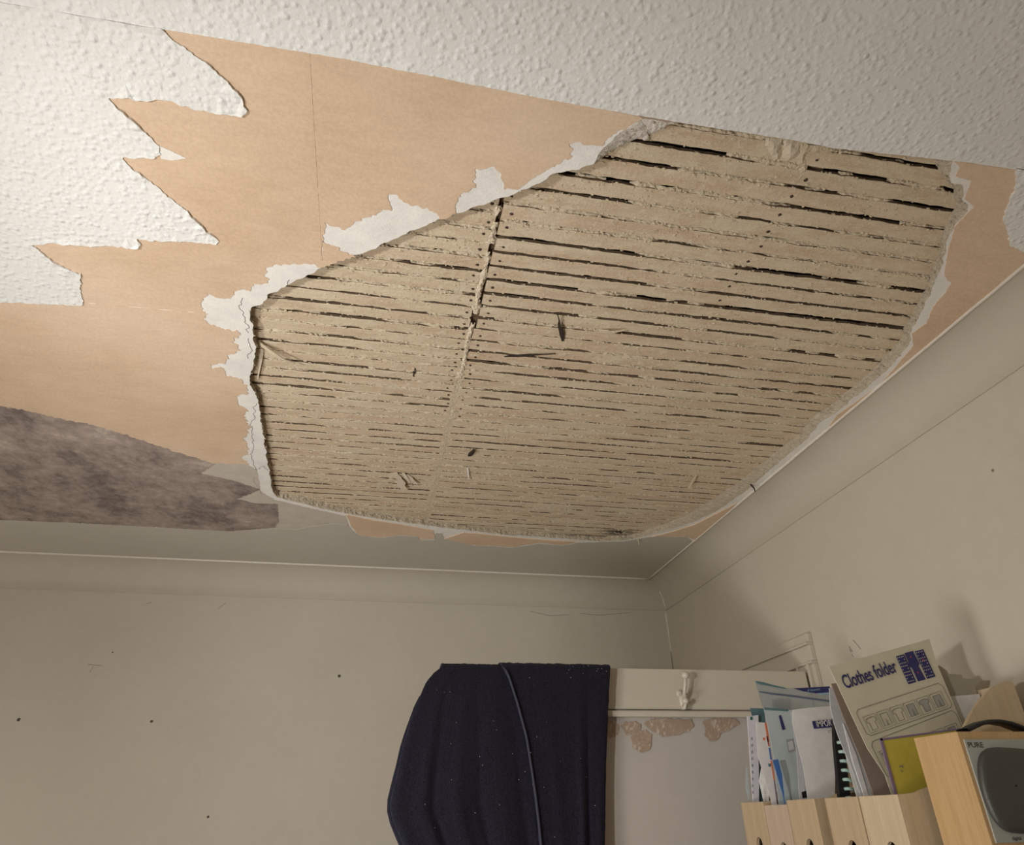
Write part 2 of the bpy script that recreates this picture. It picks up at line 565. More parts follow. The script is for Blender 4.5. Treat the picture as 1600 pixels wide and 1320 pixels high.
cb = coving('trim_1', 'back'); cr = coving('trim_2', 'right')
pts = [(XL + (XR - CV - XL) * i / 80, YB - CV + .0008 * fbm((i * .7, 1), 3), CEIL - .0015) for i in range(81)]
MB().tube(pts, .0045, 8).build('bead', M['bead'], cb, True)
pts = [(XR - CV + .0008 * fbm((i * .7, 5), 3), YN + (YB - CV - YN) * i / 80, CEIL - .001) for i in range(81)]
MB().tube(pts, .0032, 8).build('bead', M['bead'], cr, True)
# painted-over caulk down the mitre and the corner of the two walls
pts = [(XR - p, YB - p, CEIL - q) for p, q in cove_profile()[5:]]
MB().tube(pts, .0028, 6).build('caulk', M['bead'], cr, True)
pts = [(XR - .001, YB - .001, CEIL - CV - .0 - .022 * i + 0) for i in range(9)]
MB().tube([(p[0] + .001 * fbm((i, 2), 1), p[1], p[2]) for i, p in enumerate(pts)], [.004, .0045, .004, .0035, .003, .0025, .002, .0015, .001], 6).build('caulk', M['bead'], back, True)
mb = MB()
ribbon(mb, [(XR - .002 + .0008 * fbm((i, 8), 1), YB - .0015, CEIL - CV - .15 - .012 * i) for i in range(14)], .0022, (-1, -1, 0))
mb.build('corner_crack', M['crack'], back)

# nail holes, filled chips and scratches in the painted walls
def disc(p, r, nrm, mat, parent, name, n=9, jit=.2, th=.0006):
    nrm = Vector(nrm); a = nrm.orthogonal().normalized(); b = nrm.cross(a); p = Vector(p)
    ring = [p + (a * math.cos(k * 2 * math.pi / n) + b * math.sin(k * 2 * math.pi / n)) * r * (1 + random.uniform(-jit, jit)) for k in range(n)]
    v = ring + [q + nrm * th for q in ring] + [p + nrm * th * 1.3]
    f = [(k, (k + 1) % n, n + (k + 1) % n, n + k) for k in range(n)] + [(n + k, n + (k + 1) % n, 2 * n) for k in range(n)]
    return mesh(name, v, f, mat, parent)


for (px, py, r) in ((530, 1056, .0052), (237, 1127, .0042), (29, 1124, .0048), (325, 1276, .0036), (176, 1019, .0022)):
    disc(ony(px, py, YB - .0003), r, (0, -1, 0), M['mark'], back, 'nail_hole')
disc(onx(1551, 735, XR - .0003), .0028, (-1, 0, 0), M['pencil'], right, 'nail_hole')
mb = MB()
for l in (((341, 951), (352, 942)), ((228, 943), (237, 941)), ((137, 1038), (160, 1040)), ((140, 1050), (146, 1041)), ((828, 955), (860, 962), (890, 960)), ((905, 958), (935, 961), (985, 957))):
    ribbon(mb, [ony(x, y, YB - .0003) for x, y in l], .0013, (0, -1, 0))
mb.build('scratch', M['pencil'], back)['kind'] = 'stuff'
mb = MB()
for l in (((1326, 1009), (1332, 1018)), ((1333, 1000), (1345, 1014)), ((1331, 1022), (1333, 1026)), ((1327, 1014), (1330, 1019))):
    ribbon(mb, [onx(x, y, XR - .0003) for x, y in l], .0014, (-1, 0, 0))
mb.build('pencil_tick', M['pencil'], right)['kind'] = 'stuff'

# ------------------------------------------------------------------ ceiling: plaster slab with the fallen-out hole
HOLE = [  # picture outline of the broken edge, paper side; third value: how far the break slopes inwards at lath level
    (392, 480, -.004), (410, 474, -.003), (420, 460, -.003), (447, 446, -.003), (480, 429, -.003), (500, 420, -.003), (530, 407, -.003),
    (560, 398, -.004), (575, 392, -.004), (600, 381, -.004), (640, 363, -.004), (665, 352, -.004), (700, 338, -.003), (735, 327, -.003),
    (760, 318, -.003), (785, 309, -.003), (805, 304, -.002), (835, 289, -.002), (862, 275, -.002), (885, 267, 0), (905, 264, .004),
    (925, 257, .008), (937, 240, .022), (960, 215, .030), (980, 200, .034), (1003, 183.5, .050), (1040, 188, .03), (1060, 190, .01), (1072, 192, .0), (1140, 202, -.005),
    (1240, 218, -.005), (1300, 230, -.005), (1400, 241, -.005), (1460, 248, .004), (1490, 251, .02), (1484, 270, .010), (1488, 285, .004), (1503, 290, .010),
    (1506, 300, .008), (1501, 312, .006), (1511, 320, .012), (1514, 330, .012), (1493, 350, .004), (1483, 367, .002), (1475, 400, .002), (1466, 430, .002),
    (1450, 466, .002), (1424, 517, .006), (1421, 538, .010), (1393, 570, .012), (1367, 595, .012), (1340, 617, .012), (1308, 644, .013),
    (1282, 660, .014), (1262, 685, .014), (1223, 717, .018), (1185, 750, .026), (1168, 765, .03), (1119, 799, .042), (1080, 817, .03), (1050, 826, .018), (1017, 835, .004),
    (985, 843, 0), (940, 845.5, 0), (900, 842.5, -.002), (850, 839, -.001), (800, 836, -.002), (735, 829, 0), (675, 822, 0), (600, 812, .002), (540, 802, .003), (500, 794, .008),
    (475, 787, .012), (450, 781, .008), (434, 777, .004), (427, 770, -.002), (418, 725, -.002), (412, 685, -.002), (405, 640, -.003), (400, 618, -.003), (390, 602, -.004), (389, 590, -.004),
    (396, 570, .0), (400, 548, -.002), (396, 528, -.003), (395, 505, -.004), (390, 492, -.004)]
raw = [cp(a, b) for a, b, c in HOLE]
hole = []; slope = []
n = len(raw)
for i in range(n):
    a, b = raw[i], raw[(i + 1) % n]; L = (b - a).length; k = max(1, int(L / .0032))
    straight = abs(a.y - .5) < .02 and abs(b.y - .5) < .02
    nr = Vector((-(b - a).y, (b - a).x)).normalized()
    for j in range(k):
        p = a.lerp(b, j / k)
        am = .0006 if straight else .0035
        hole.append(p + nr * fbm(p * 55, 3.3) * am); slope.append(HOLE[i][2] * (1 - j / k) + HOLE[(i + 1) % n][2] * j / k)
area = sum(hole[i].x * hole[(i + 1) % len(hole)].y - hole[(i + 1) % len(hole)].x * hole[i].y for i in range(len(hole)))
sgn = 1 if area > 0 else -1

outer = resample([Vector((XL, YN)), Vector((XR, YN)), Vector((XR, YB)), Vector((XL, YB))], .1)
V, T = fill(outer, [hole], grid=.12)
ceil = mesh('ceiling', [(p.x, p.y, CEIL) for p in V], [f[::-1] for f in T], M['plaster']); ceil['kind'] = 'structure'

# the broken face between the painted underside and the laths
N = len(hole); v = []; f = []
RINGS = 7
inn = []
for i in range(N):
    t = hole[(i + 4) % N] - hole[(i - 4) % N]
    inn.append(Vector((-t.y, t.x)).normalized() * sgn)
for r in range(RINGS):
    u = r / (RINGS - 1)
    for i in range(N):
        p = hole[i]; s = slope[i]
        rough = .0038 * math.sin(min(1, u * 1.0 + .15) * math.pi * .9) if r else 0
        o = s * (u ** 0.8) + rough * fbm(p * 120, u * 3.1) + (rough * .8 * fbm(p * 260, u * 9 + 5))
        q = p + inn[i] * o
        v.append((q.x, q.y, CEIL + .0155 * u + (.0012 * fbm(p * 150, u * 7 + 2) if 0 < r < RINGS - 1 else 0)))
for r in range(RINGS - 1):
    for i in range(N):
        f.append((r * N + i, r * N + (i + 1) % N, (r + 1) * N + (i + 1) % N, (r + 1) * N + i))
be = fix_normals(mesh('broken_edge', v, f, [M['crumb'], M['palebreak']], ceil))
for p in be.data.polygons:          # the wide break at the top takes the whiter plaster
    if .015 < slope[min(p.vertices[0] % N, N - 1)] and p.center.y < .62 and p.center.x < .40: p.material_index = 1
# the slab's upper face, hidden above the room, keeps light from leaking
V2, T2 = fill(outer, [[hole[i] + inn[i] * slope[i] for i in range(0, N, 3)]], grid=.2)
mesh('slab_back', [(p.x, p.y, CEIL + .0156) for p in V2], T2, M['crumb'], ceil)

# loose crumbs along the break
mb = MB()
for k in range(900):
    i = random.randrange(N); 
    if hole[i].y < .53 and -.0 < hole[i].x < .70 and hole[i].x > .33: continue
    u = random.random(); p = hole[i] + inn[i] * (slope[i] * u + random.uniform(-.001, .002)); r = random.uniform(.0008, .0026)
    mb.ball((p.x, p.y, CEIL + .0145 * u), r, 6, 4, (random.uniform(.7, 1.3), random.uniform(.7, 1.3), random.uniform(.6, 1)), .25)
mb.build('plaster_crumbs', M['crumb'], ceil)['kind'] = 'stuff'

# near-black board paints in the darkness above the laths, with joists
MB().box(XL, XR, YN, YB, CEIL + .115, CEIL + .12).build('dark_backing_board', M['void'], ceil)
for x in (-.278, .135, .548, .961):
    MB().box(x - .022, x + .022, .3, 2.2, LATH + .0075, CEIL + .115).build('joist', M['joist'], ceil)

# laths, every one its own strip
rng = random.Random(21)


def lath(x0, x1, yc, w, ang, seed):
    v = []; f = []; n = max(2, int((x1 - x0) / .009))
    for i in range(n + 1):
        x = x0 + (x1 - x0) * i / n; yb = yc + (x - x0) * ang
        wob = .0012 * fbm((x * 3, yc * 7), seed)
        a = yb - w / 2 + wob + .0021 * fbm((x * 48, yc * 31), seed + 1); b = yb + w / 2 + wob + .0021 * fbm((x * 48, yc * 31), seed + 2)
        if i in (0, n):
            pass
        zb = LATH + .0007 * fbm((x * 9, yc), seed + 3)
        v += [(x, a, zb + .0065), (x, a, zb + .0008), (x, a + .0012, zb), (x, (a + b) / 2, zb + .0004 * fbm((x * 30, yc * 9), seed)),
              (x, b - .0012, zb), (x, b, zb + .0008), (x, b, zb + .0065)]
    for i in range(n):
        for k in range(6):
            f.append((i * 7 + k, (i + 1) * 7 + k, (i + 1) * 7 + k + 1, i * 7 + k + 1))
        f.append((i * 7 + 6, (i + 1) * 7 + 6, (i + 1) * 7, i * 7))
    f.append(tuple(range(7))); f.append(tuple(n * 7 + k for k in range(7))[::-1])
    o = fix_normals(mesh('lath', v, f, [M['lath'], M['lath_side']], ceil))
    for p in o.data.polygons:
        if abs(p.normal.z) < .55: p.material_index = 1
    return o


hx = [p.x for p in hole]


def span(y):
    """where the row at depth y shows in the hole"""
    xs = []
    for i in range(N):
        a, b = hole[i], hole[(i + 1) % N]
        if (a.y > y) != (b.y > y): xs.append(a.x + (b.x - a.x) * (y - a.y) / (b.y - a.y))
    return (min(xs), max(xs)) if xs else None


rows = {'l': [], 'r': []}
JX = .1345
for side, pitch, y0 in (('l', .0313, .640), ('r', .0333, .4745)):
    y = y0; k = 0
    while y < 2.03:
        pit = pitch + rng.uniform(-.0015, .0015)
        w = pit - rng.uniform(.0052, .0084)
        ang = rng.uniform(-.0022, .0022)
        s = [q for q in (span(y), span(y + .03), span(y - .03)) if q]
        if s:
            lo = min(q[0] for q in s) - .05; hi = max(q[1] for q in s) + .05
            if side == 'l' and lo < JX - .02:
                e = min(JX - .001 - rng.uniform(0, .005), hi); lath(lo, e, y, w, ang, k * 1.7 + 3); rows['l'].append((y, w, ang, lo, e, lo))
            if side == 'r' and hi > JX + .02:
                st = max(JX + .003 + rng.uniform(0, .005), lo); lath(st, min(hi, 1.0), y, w, ang, k * 1.3 + 90); rows['r'].append((y, w, ang, st, min(hi, 1.0), st))
        y += pit; k += 1

# plaster keys squeezed up between the laths, broken off flush
mb = MB(); mc = MB()
OPEN = [onz(*q, LATH) for q in ()]
for side in 'lr':
    R = rows[side]
    for j in range(len(R) - 1):
        y1, w1, a1, s1, e1, o1 = R[j]; y2, w2, a2, s2, e2, o2 = R[j + 1]
        x0, x1 = max(s1, s2), min(e1, e2); sd = j * 3.7 + (50 if side == 'l' else 0)
        thr = -.13 + .17 * math.sin(sd * 1.9)
        if y1 > 1.15: thr -= .06
        if side == 'r' and .70 < y1 < 1.05: thr += .10
        prev = None; x = x0; step = .0032; cl = 0
        while x < x1:
            g = noise.noise(Vector((x * 5.5, sd, 2))) + .55 * noise.noise(Vector((x * 19, sd, 7)))
            if side == 'r' and x < .42 and .72 < y1 < 1.08: g -= .32 * (1 - max(0, (x - .2) / .22))
            near = y1 + (x - o1) * a1 + w1 / 2; far = y2 + (x - o2) * a2 - w2 / 2
            if g > thr:
                e = min(1, (g - thr) * 6)
                slit = max(-.0012, .0050 * (1 - e) + .0008 + .0022 * noise.noise(Vector((x * 70, sd, 11))) + .0026 * noise.noise(Vector((x * 9, sd, 31))))
                ya = near + slit; yb_ = far + .0014 + .0016 * noise.noise(Vector((x * 90, sd, 4)))
                dz = .0040 * (1 - e) + .0022 + .0026 * noise.noise(Vector((x * 26, sd, 17)))
                row = []
                for q in range(5):
                    t = q / 4; yy = ya + (yb_ - ya) * t
                    zz = LATH + dz - .0011 * math.sin(t * math.pi) + .0019 * fbm((x * 150, yy * 200), sd) + (.0012 if q == 0 else 0)
                    row.append((x, yy, zz))
                nb = len(mb.v); mb.v += row
                if prev is not None:
                    for q in range(4): mb.f.append((prev + q, nb + q, nb + q + 1, prev + q + 1))
                prev = nb
                if random.random() < .42:
                    r = random.uniform(.0008, .0025); yy = random.choice((near - random.random() * .003, far + random.random() * .004, ya + random.random() * .004))
                    mc.ball((x, yy, LATH - r * .1), r, 6, 4, (random.uniform(.8, 1.8), random.uniform(.7, 1.2), .6), .3)
            else:
                prev = None
                if random.random() < .34:      # stubs of broken keys clinging to the lath edges
                    r = random.uniform(.0007, .0021)
                    mc.ball((x, far + random.uniform(-.0006, .0010) if random.random() < .7 else near - random.random() * .001, LATH + random.uniform(0, .003)), r, 6, 4, (random.uniform(.8, 2.0), .8, .8), .3)
            x += step
mb.build('plaster_key', M['key'], ceil)['kind'] = 'stuff'
# crusts of plaster left on the lath faces
def on_lath(x, y):
    for (yc, w, a, s_, e_, o_) in rows['l' if x < JX else 'r']:
        if abs(y - (yc + (x - o_) * a)) < w / 2 - .0005 and s_ + .006 < x < e_ - .006: return True
    return False



for k in range(11000):
    x = random.uniform(-.3, .98); y = random.uniform(.48, 2.0)
    if noise.noise(Vector((x * 7, y * 22, 5))) + .5 * noise.noise(Vector((x * 25, y * 60, 1))) < .02: continue
    if not on_lath(x, y) or not pip(Vector((x, y)), hole): continue
    r = random.uniform(.0006, .0023)
    mc.ball((x, y, LATH - r * .05), r, 6, 4, (random.uniform(.8, 2.2), random.uniform(.7, 1.2), .5), .3)
mc.build('plaster_crust', M['key'], ceil)['kind'] = 'stuff'

# mortar squeezed out over the lath ends along the joist
v = []; f = []; prev = None
y = .70
mm = MB()
while y < 1.16:
    gaps = (.722 < y < .731) or (.778 < y < .795) or (.955 < y < .978)
    wd = max(.0015, .0055 + .0060 * noise.noise(Vector((y * 38, 3, 1))) + .003 * noise.noise(Vector((y * 150, 3, 1))))
    cx = .1345 + .004 * noise.noise(Vector((y * 14, 1, 6))) - (.002 if y < .8 else 0) + .002 * noise.noise(Vector((y * 120, 7, 6)))
    if not gaps:
        row = [(cx + wd * (q / 3 - 1), y, LATH + .0015 - .0034 * math.sin(q / 6 * math.pi) + .0030 * fbm((q * 3 + y * 100, y * 170), 3)) for q in range(7)]
        nb = len(mm.v); mm.v += row
        if prev is not None:
            for q in range(6): mm.f.append((prev + q, nb + q, nb + q + 1, prev + q + 1))
        prev = nb
    else: prev = None
    y += .003
kk = MB(); prev = None; y = 1.10
while y < 2.0:
    wd = .009 + .004 * noise.noise(Vector((y * 50, 2, 4)))
    row = [(.1345 + wd * (q / 3 - 1), y, LATH + .0004 + .0016 * fbm((q * 3 + y * 90, y * 140), 5)) for q in range(7)]
    nb = len(kk.v); kk.v += row
    if prev is not None:
        for q in range(6): kk.f.append((prev + q, nb + q, nb + q + 1, prev + q + 1))
    prev = nb; y += .004
fix_normals(kk.build('plaster_smear', M['key'], ceil))
fix_normals(mm.build('mortar_ridge', M['mortar'], ceil))

# lath nails: one at each end of every lath by the joint, and along the next joist
mb = MB()
def nailhead(x, y): mb.ball((x, y, LATH + .0002), .0031, 7, 4, (1, 1, .45), .2)
for (y, w, a, s, e, o) in rows['l']:
    if e > .1 and y < 1.32: nailhead(e - .012 + rng.uniform(-.003, .003), y + rng.uniform(-.004, .004) + (e - o) * a)
for (y, w, a, s, e, o) in rows['r']:
    if s < .16 and y < 1.32: nailhead(s + .013 + rng.uniform(-.003, .003), y + rng.uniform(-.004, .004))
    if s < .53 < e and y < .86: nailhead(.548 + rng.uniform(-.006, .006), y + rng.uniform(-.004, .004))
mb.build('lath_nails', M['nail'], ceil)['kind'] = 'stuff'

# splinters, peeled strips and flakes stuck to the laths
def shard(name, a, b, wid, th, mat, lift=.004, bend=.0, taper=.35, z=LATH, lab=None):
    A = onz(*a, z); B = onz(*b, z); t = (B - A); L = t.length; t.normalize(); s = Vector((-t.y, t.x, 0)); v = []; f = []; n = 9
    for i in range(n):
        u = i / (n - 1); p = A + t * L * u; ww = wid * (taper + (1 - taper) * math.sin(min(1, u * 1.15 + .12) * math.pi)) * (1 + .25 * noise.noise(Vector((u * 7, L * 90, 2))))
        z0 = -lift * (.25 + u) - bend * math.sin(u * math.pi); off = .2 * wid * noise.noise(Vector((u * 5, L * 50, 9)))
        for dx, dz in ((-1, 0), (1, .0006), (1, th), (-1, th)): v.append(p + s * (dx * ww / 2 + off) + Vector((0, 0, z0 + dz)))
    for i in range(n - 1):
        for k in range(4): f.append((i * 4 + k, (i + 1) * 4 + k, (i + 1) * 4 + (k + 1) % 4, i * 4 + (k + 1) % 4))
    f += [(0, 1, 2, 3), tuple((n - 1) * 4 + k for k in (3, 2, 1, 0))]
    o = fix_normals(mesh(name, v, f, mat, ceil))
    if lab: o['label'] = lab
    return o


shard('splinter', (879, 532), (871, 484), .0085, .002, M['dark'], .008, 0, .2, lab='dark splinter hanging between the laths')
shard('splinter', (788, 557), (868, 550), .007, .002, M['dark'], .004, 0, .2)
shard('splinter', (733, 712), (741, 699), .010, .005, M['dark'], .008, 0, .5)
shard('splinter', (935, 516), (975, 512), .008, .003, M['key'], .006, .004, .3)
shard('peeled_strip', (402, 531), (462, 559), .009, .002, M['key'], .012, .006, .5, lab='pale strip curling off the laths')
shard('peeled_strip', (410, 545), (403, 590), .006, .002, M['mortar'], .003, .004, .5)
for a, b, w in (((600, 752), (616, 744), .018), ((615, 738), (632, 760), .030), ((630, 738), (640, 748), .008), ((636, 741), (652, 752), .012)):
    shard('plaster_flake', a, b, w, .0015, M['mortar'], .008, 0, .6)
shard('plaster_flake', (731, 730), (732, 745), .004, .002, M['plaster'], .006, 0, .5)
shard('splinter', (648, 575), (646, 588), .005, .001, M['dark'], .001, 0, .6)
shard('splinter', (1088, 742), (1075, 757), .006, .003, M['key'], .010, 0, .5)
# lump of grey plaster still clinging under the wallpaper edge
mb = MB()
def slab(outline, z0, z1, mat, name):
    lp = resample([cp(a, b, LATH) for a, b in outline], .004, None, .0016, 90, 4.0)
    Vv, Tt = fill(lp, grid=.006)
    vv = []; lpset = len(lp)
    for i, p in enumerate(Vv):
        d = min((p - q).length for q in lp)
        vv.append((p.x, p.y, LATH + .001 - (z0 + (z1 - z0) * min(1, d / .012)) + .0012 * fbm(p * 120, 2)))
    return fix_normals(mesh(name, vv, [t[::-1] for t in Tt], mat, ceil))


slab([(1197, 214), (1222, 218), (1222, 240), (1217, 253), (1208, 247), (1199, 236), (1195, 228)], .001, .007, M['mortar'], 'plaster_lump')
slab([(1224, 218), (1240, 220), (1250, 226), (1252, 240), (1240, 248), (1228, 252), (1222, 245)], .001, .008, M['mortar'], 'plaster_lump')
slab([(1245, 222), (1262, 226), (1285, 229), (1294, 233), (1280, 241), (1262, 242), (1262, 262), (1256, 280), (1250, 282), (1248, 262), (1240, 250)], .0, .005, M['key'], 'plaster_lump')
# a twig of old reed
p0 = onz(1173, 758, CEIL); p1 = p0 + Vector((-.004, -.02, -.028))
MB().tube([p0 + Vector((0, 0, .004)), p0.lerp(p1, .5) + Vector((.004, 0, 0)), p1], [.003, .002, .001], 6).build('reed_stub', M['dark'], ceil)
p0 = onz(996, 842, CEIL)
MB().tube([p0 + Vector((0, .01, .012)), p0 + Vector((.003, 0, -.006)), p0 + Vector((.0, -.008, -.022))], [.003, .0025, .001], 6).build('reed_stub', M['key'], ceil)

# ------------------------------------------------------------------ paper and paint layers under the plaster
INNER_A = [(1003, 182.5), (982, 199), (964, 205), (950, 215), (940, 229), (925, 226), (900, 222), (890, 225), (894, 245), (865, 260), (842, 271), (810, 294), (789, 295),
           (779, 268), (772, 262), (759, 260), (742, 264), (742, 292), (720, 303), (713, 316), (713, 334), (690, 341), (668, 325), (641, 321), (617, 302), (606, 304), (610, 325),
           (560, 345), (536, 359), (520, 352), (509, 348)]
INNER_B = [(504, 376), (536, 393), (556, 401), (533, 407), (506, 417), (485, 412), (455, 410), (415, 416), (416, 430), (418, 443), (394, 443), (391, 453), (369, 452), (364, 463),
           (344, 467), (323, 457), (313, 477), (320, 489)]
INNER_C = [(320, 489.4), (322, 504), (345, 512), (371, 518), (375, 520), (365, 530), (375, 547), (357, 555), (352, 567), (327, 569), (332, 575), (350, 575), (352, 586), (377, 592), (387, 605), (387, 615),
           (369, 617), (375, 632), (389, 642), (380, 647), (390, 667), (382, 685), (387, 700), (387, 710), (375, 714), (389, 725), (354, 724), (336, 722)]
lin = []
lin.append(sheet('lining_paper', [(-.1208, .50), *[(x, y) for x, y in ((990, 180),)], *INNER_A, (-.1208, .818)], .0008, M['lining'], ceil, amp=.0011,
                 amps=[0, 0] + [.0055] * len(INNER_A) + [.0002]))
lin.append(sheet('lining_paper', [(XL, .50), (-.1211, .50), (-.1211, .845), *INNER_B, (XL, 1.055)], .0008, M['lining'], ceil,
                 amps=[0, .0002, .001] + [.0060] * len(INNER_B) + [.0003]))
STTOP = [(334, 724), (321, 719), (287, 709), (236, 692), (186, 675), (135, 661), (84, 651), (34, 639), (0, 634)]
lin.append(sheet('lining_paper', [(XL, 1.0554), *INNER_C, *STTOP, (XL, 1.50)], .0010, M['lining'], ceil, amps=[.0003] + [.0065] * len(INNER_C) + [.006] * len(STTOP) + [0]))
E_ = [(1490, 250), (1530, 257), (.9845, .497), (.9845, .66), (.9845, 1.21), (1308, 648), (1341, 625), (1373, 602), (1399, 573), (1427, 540), (1425, 520), (1448, 504), (1458, 478), (1477, 457), (1485, 442), (1475, 430),
      (1482, 387), (1493, 352), (1522, 322), (1507, 310), (1517, 282), (1492, 275), (1500, 262)]
lin.append(sheet('lining_paper', E_, .0008, M['lining'], ceil, amps=[0, 0, 0, 0, 0] + [.0015] * (len(E_) - 5)))
lin.append(sheet('lining_paper', [(542, 804), (548, 820), (560, 835), (595, 839), (625, 835), (652, 837), (657, 842), (680, 842), (677, 828), (640, 821), (600, 815), (560, 808)], .0019, M['lining'], ceil, amp=.003, freq=40))
lin.append(sheet('lining_paper', [(695, 841), (725, 831), (770, 835.5), (820, 840.5), (860, 843.5), (906, 846), (879, 851), (841, 847.5), (800, 854), (735, 850)], .0019, M['lining'], ceil, amp=.003, freq=40))
lin.append(sheet('lining_paper', [(1018, 838), (1050, 830), (1085, 819), (1119, 802), (1150, 786), (.9845, 1.7), (.9845, 1.93), (1072, 837)], .0019, M['lining'], ceil, amp=.0018))
for i, o in enumerate(lin):
    o['label'] = ['brown lining paper beside the hole, joined edge on its left', 'brown lining paper under the torn white wallpaper', 'brown lining paper above the dark stain',
                  'brown lining paper between hole and right coving', 'scrap of brown lining paper at the far edge', 'scrap of brown lining paper at the far edge', 'brown lining paper in the far corner'][i]

sheet('skim_patch', [(300, 722), (385, 724), (402, 735), (408, 768), (428, 780), (475, 791.5), (540, 806), (546, 822), (520, 821), (487, 825), (437, 829), (380, 832), (300, 800)], .0004, M['skim'], ceil, amp=.003)
STB = [(336, 725), (314, 739), (345, 746), (371, 752), (408, 765), (371, 779), (398, 786), (434, 787), (436, 815), (430, 824), (358, 830), (200, 821), (100, 816), (0, 812)]
sheet('stained_patch', [(XL, 1.47), *[(x, y - 8) for x, y in STTOP[::-1]], *STB, (XL, 2.09)], .0007, M['stain'], ceil, amps=[0] + [.006] * len(STTOP) + [.0035] * len(STB) + [0])['label'] = 'mottled dark grey-brown stained patch'
BD = [(XL, 2.09), (0, 812), (100, 816), (200, 821), (358, 830), (430, 825), (460, 827), (487, 822), (520, 818), (542, 819), (552, 830), (560, 836), (595, 840), (625, 836), (652, 838), (657, 843), (680, 843), (681, 832), (690, 832), (694, 842), (720, 836),
      (735, 851), (800, 855), (841, 849), (879, 852), (907, 847), (975, 845), (1016, 838), (1072, 838), (.9845, 1.95), (.9845, 2.3405), (XL, 2.3405)]
sheet('painted_border', BD, .0013, M['border'], ceil, amps=[0] + [.0022] * (len(BD) - 4) + [0, 0, 0])

JAG = [(250, 43), (270, 61), (297, 79), (321, 95), (337, 108), (358, 128), (371, 142), (381, 156), (386, 170), (378, 180), (337, 175), (304, 169), (270, 157), (236, 154), (202, 151), (169, 152),
       (189, 172), (216, 192), (236, 213), (251, 228), (252, 240), (236, 245), (192, 246), (209, 263), (233, 280), (256, 300), (287, 324), (317, 351), (341, 375), (337, 380), (304, 377), (270, 375), (236, 374), (214, 371),
       (221, 380), (216, 386), (169, 383), (118, 381), (84, 378), (51, 381), (78, 402), (101, 417), (118, 424), (128, 427), (126, 440), (130, 476)]
SEAM = [(540, 90), (850, 152), (990, 177), (1072, 191), (1240, 217), (1300, 229), (1495, 250), (1580, 259.5), (1640, 267)]
p0 = cp(250, 43); pe = cp(1640, 267)
o = sheet('blown_wallpaper', [(XL, YN), (XR, YN), (XR, pe.y), *SEAM[::-1], (250, 42.5), (XL, p0.y + .004)], .0026, M['blown'], ceil, amps=[0, 0, 0] + [.0007] * (len(SEAM) + 1) + [0, 0], curl=.0008, grid=.06)
o['label'] = 'white blobbed wallpaper sheet nearest the viewer, straight cut edge'
o = sheet('blown_wallpaper', [(XL, p0.y - .004), *JAG, (0, 470), (XL, 1.07)], .0024, M['blown'], ceil, amps=[0] + [.0030] * len(JAG) + [.001, 0], curl=.003, freq=90, grid=.022)
o['label'] = 'white blobbed wallpaper torn into jagged points on the left'
o = sheet('blown_wallpaper', [(1586, 261), (.9845, .496), (.9845, .62), (1600, 391), (1577, 382), (1575, 367), (1566, 342), (1577, 312), (1587, 286)], .0024, M['blown'], ceil, amps=[0, 0, 0] + [.0025] * 6, curl=.002)
o['label'] = 'torn scrap of white wallpaper in the right corner'
# torn slip of paper backing in the notch, and a pink-brown underlayer peeping below the cut seam
sheet('backing_paper', [(250, 227), (292, 246), (270, 250), (252, 247)], .0016, M['plaster'], ceil, amp=.001)
sheet('backing_paper', [(995, 178), (1040, 185.5), (1062, 190), (1040, 190), (1003, 183)], .0012, M['peel'], ceil, amp=.001)

# hairline cracks in the white plaster by the hole
mb = MB()
for l in ([(380, 465), (375, 478), (384, 500), (388, 520)], [(389, 528), (392, 545), (388, 560)], [(400, 630), (398, 650), (392, 665), (396, 690), (393, 715), (400, 735)], [(396, 745), (402, 760), (410, 772)],
          [(400, 735), (412, 728), (418, 735)], [(449, 437), (450, 446)]):
    P = resample([cp(*q) for q in l], .003, None, .006, 70, 2, closed=False)
    ribbon(mb, [(p.x, p.y, CEIL - .0002) for p in P], .0009, (0, 0, -1))
mb.build('hairline_crack', M['crack'], ceil)['kind'] = 'stuff'

# ------------------------------------------------------------------ door frame and the open door
fr = root('trim_3', (XR, DY0, -EYE)); fr['kind'] = 'structure'
def architrave(name, a, b):
    """a, b: outer corners in (y,z); moulded board standing proud of the wall"""
    pass
for name, segs in (('jamb_architrave', ((DY0 - .075, DY0, -EYE, DZ + .0),)), ('head_architrave', ((DY0 - .075, YB - .003, DZ, DZ + .072),))):
    mb = MB()
    for y0, y1, z0, z1 in segs:
        if name[0] == 'j':
            for a, b, th in ((0, .014, .012), (.014, .022, .02), (.022, .064, .013), (.064, .072, .018)): mb.box(XR - th, XR - .0002, y0 + a, y0 + b, z0, z1 - .0, .002)
        else:
            for a, b, th in ((0, .006, .018), (.006, .044, .013), (.044, .05, .02), (.05, .072, .012)): mb.box(XR - th, XR - .0002, y0 + .0006, y1, z0 + a, z0 + b, .002)
    mb.build(name, M['gloss'], fr)
MB().box(XR, XR + .1, DY0 - .0, DY0 + .02, -EYE, DZ).box(XR, XR + .1, DY0, DY1, DZ - .02, DZ).build('lining', M['gloss'], fr)

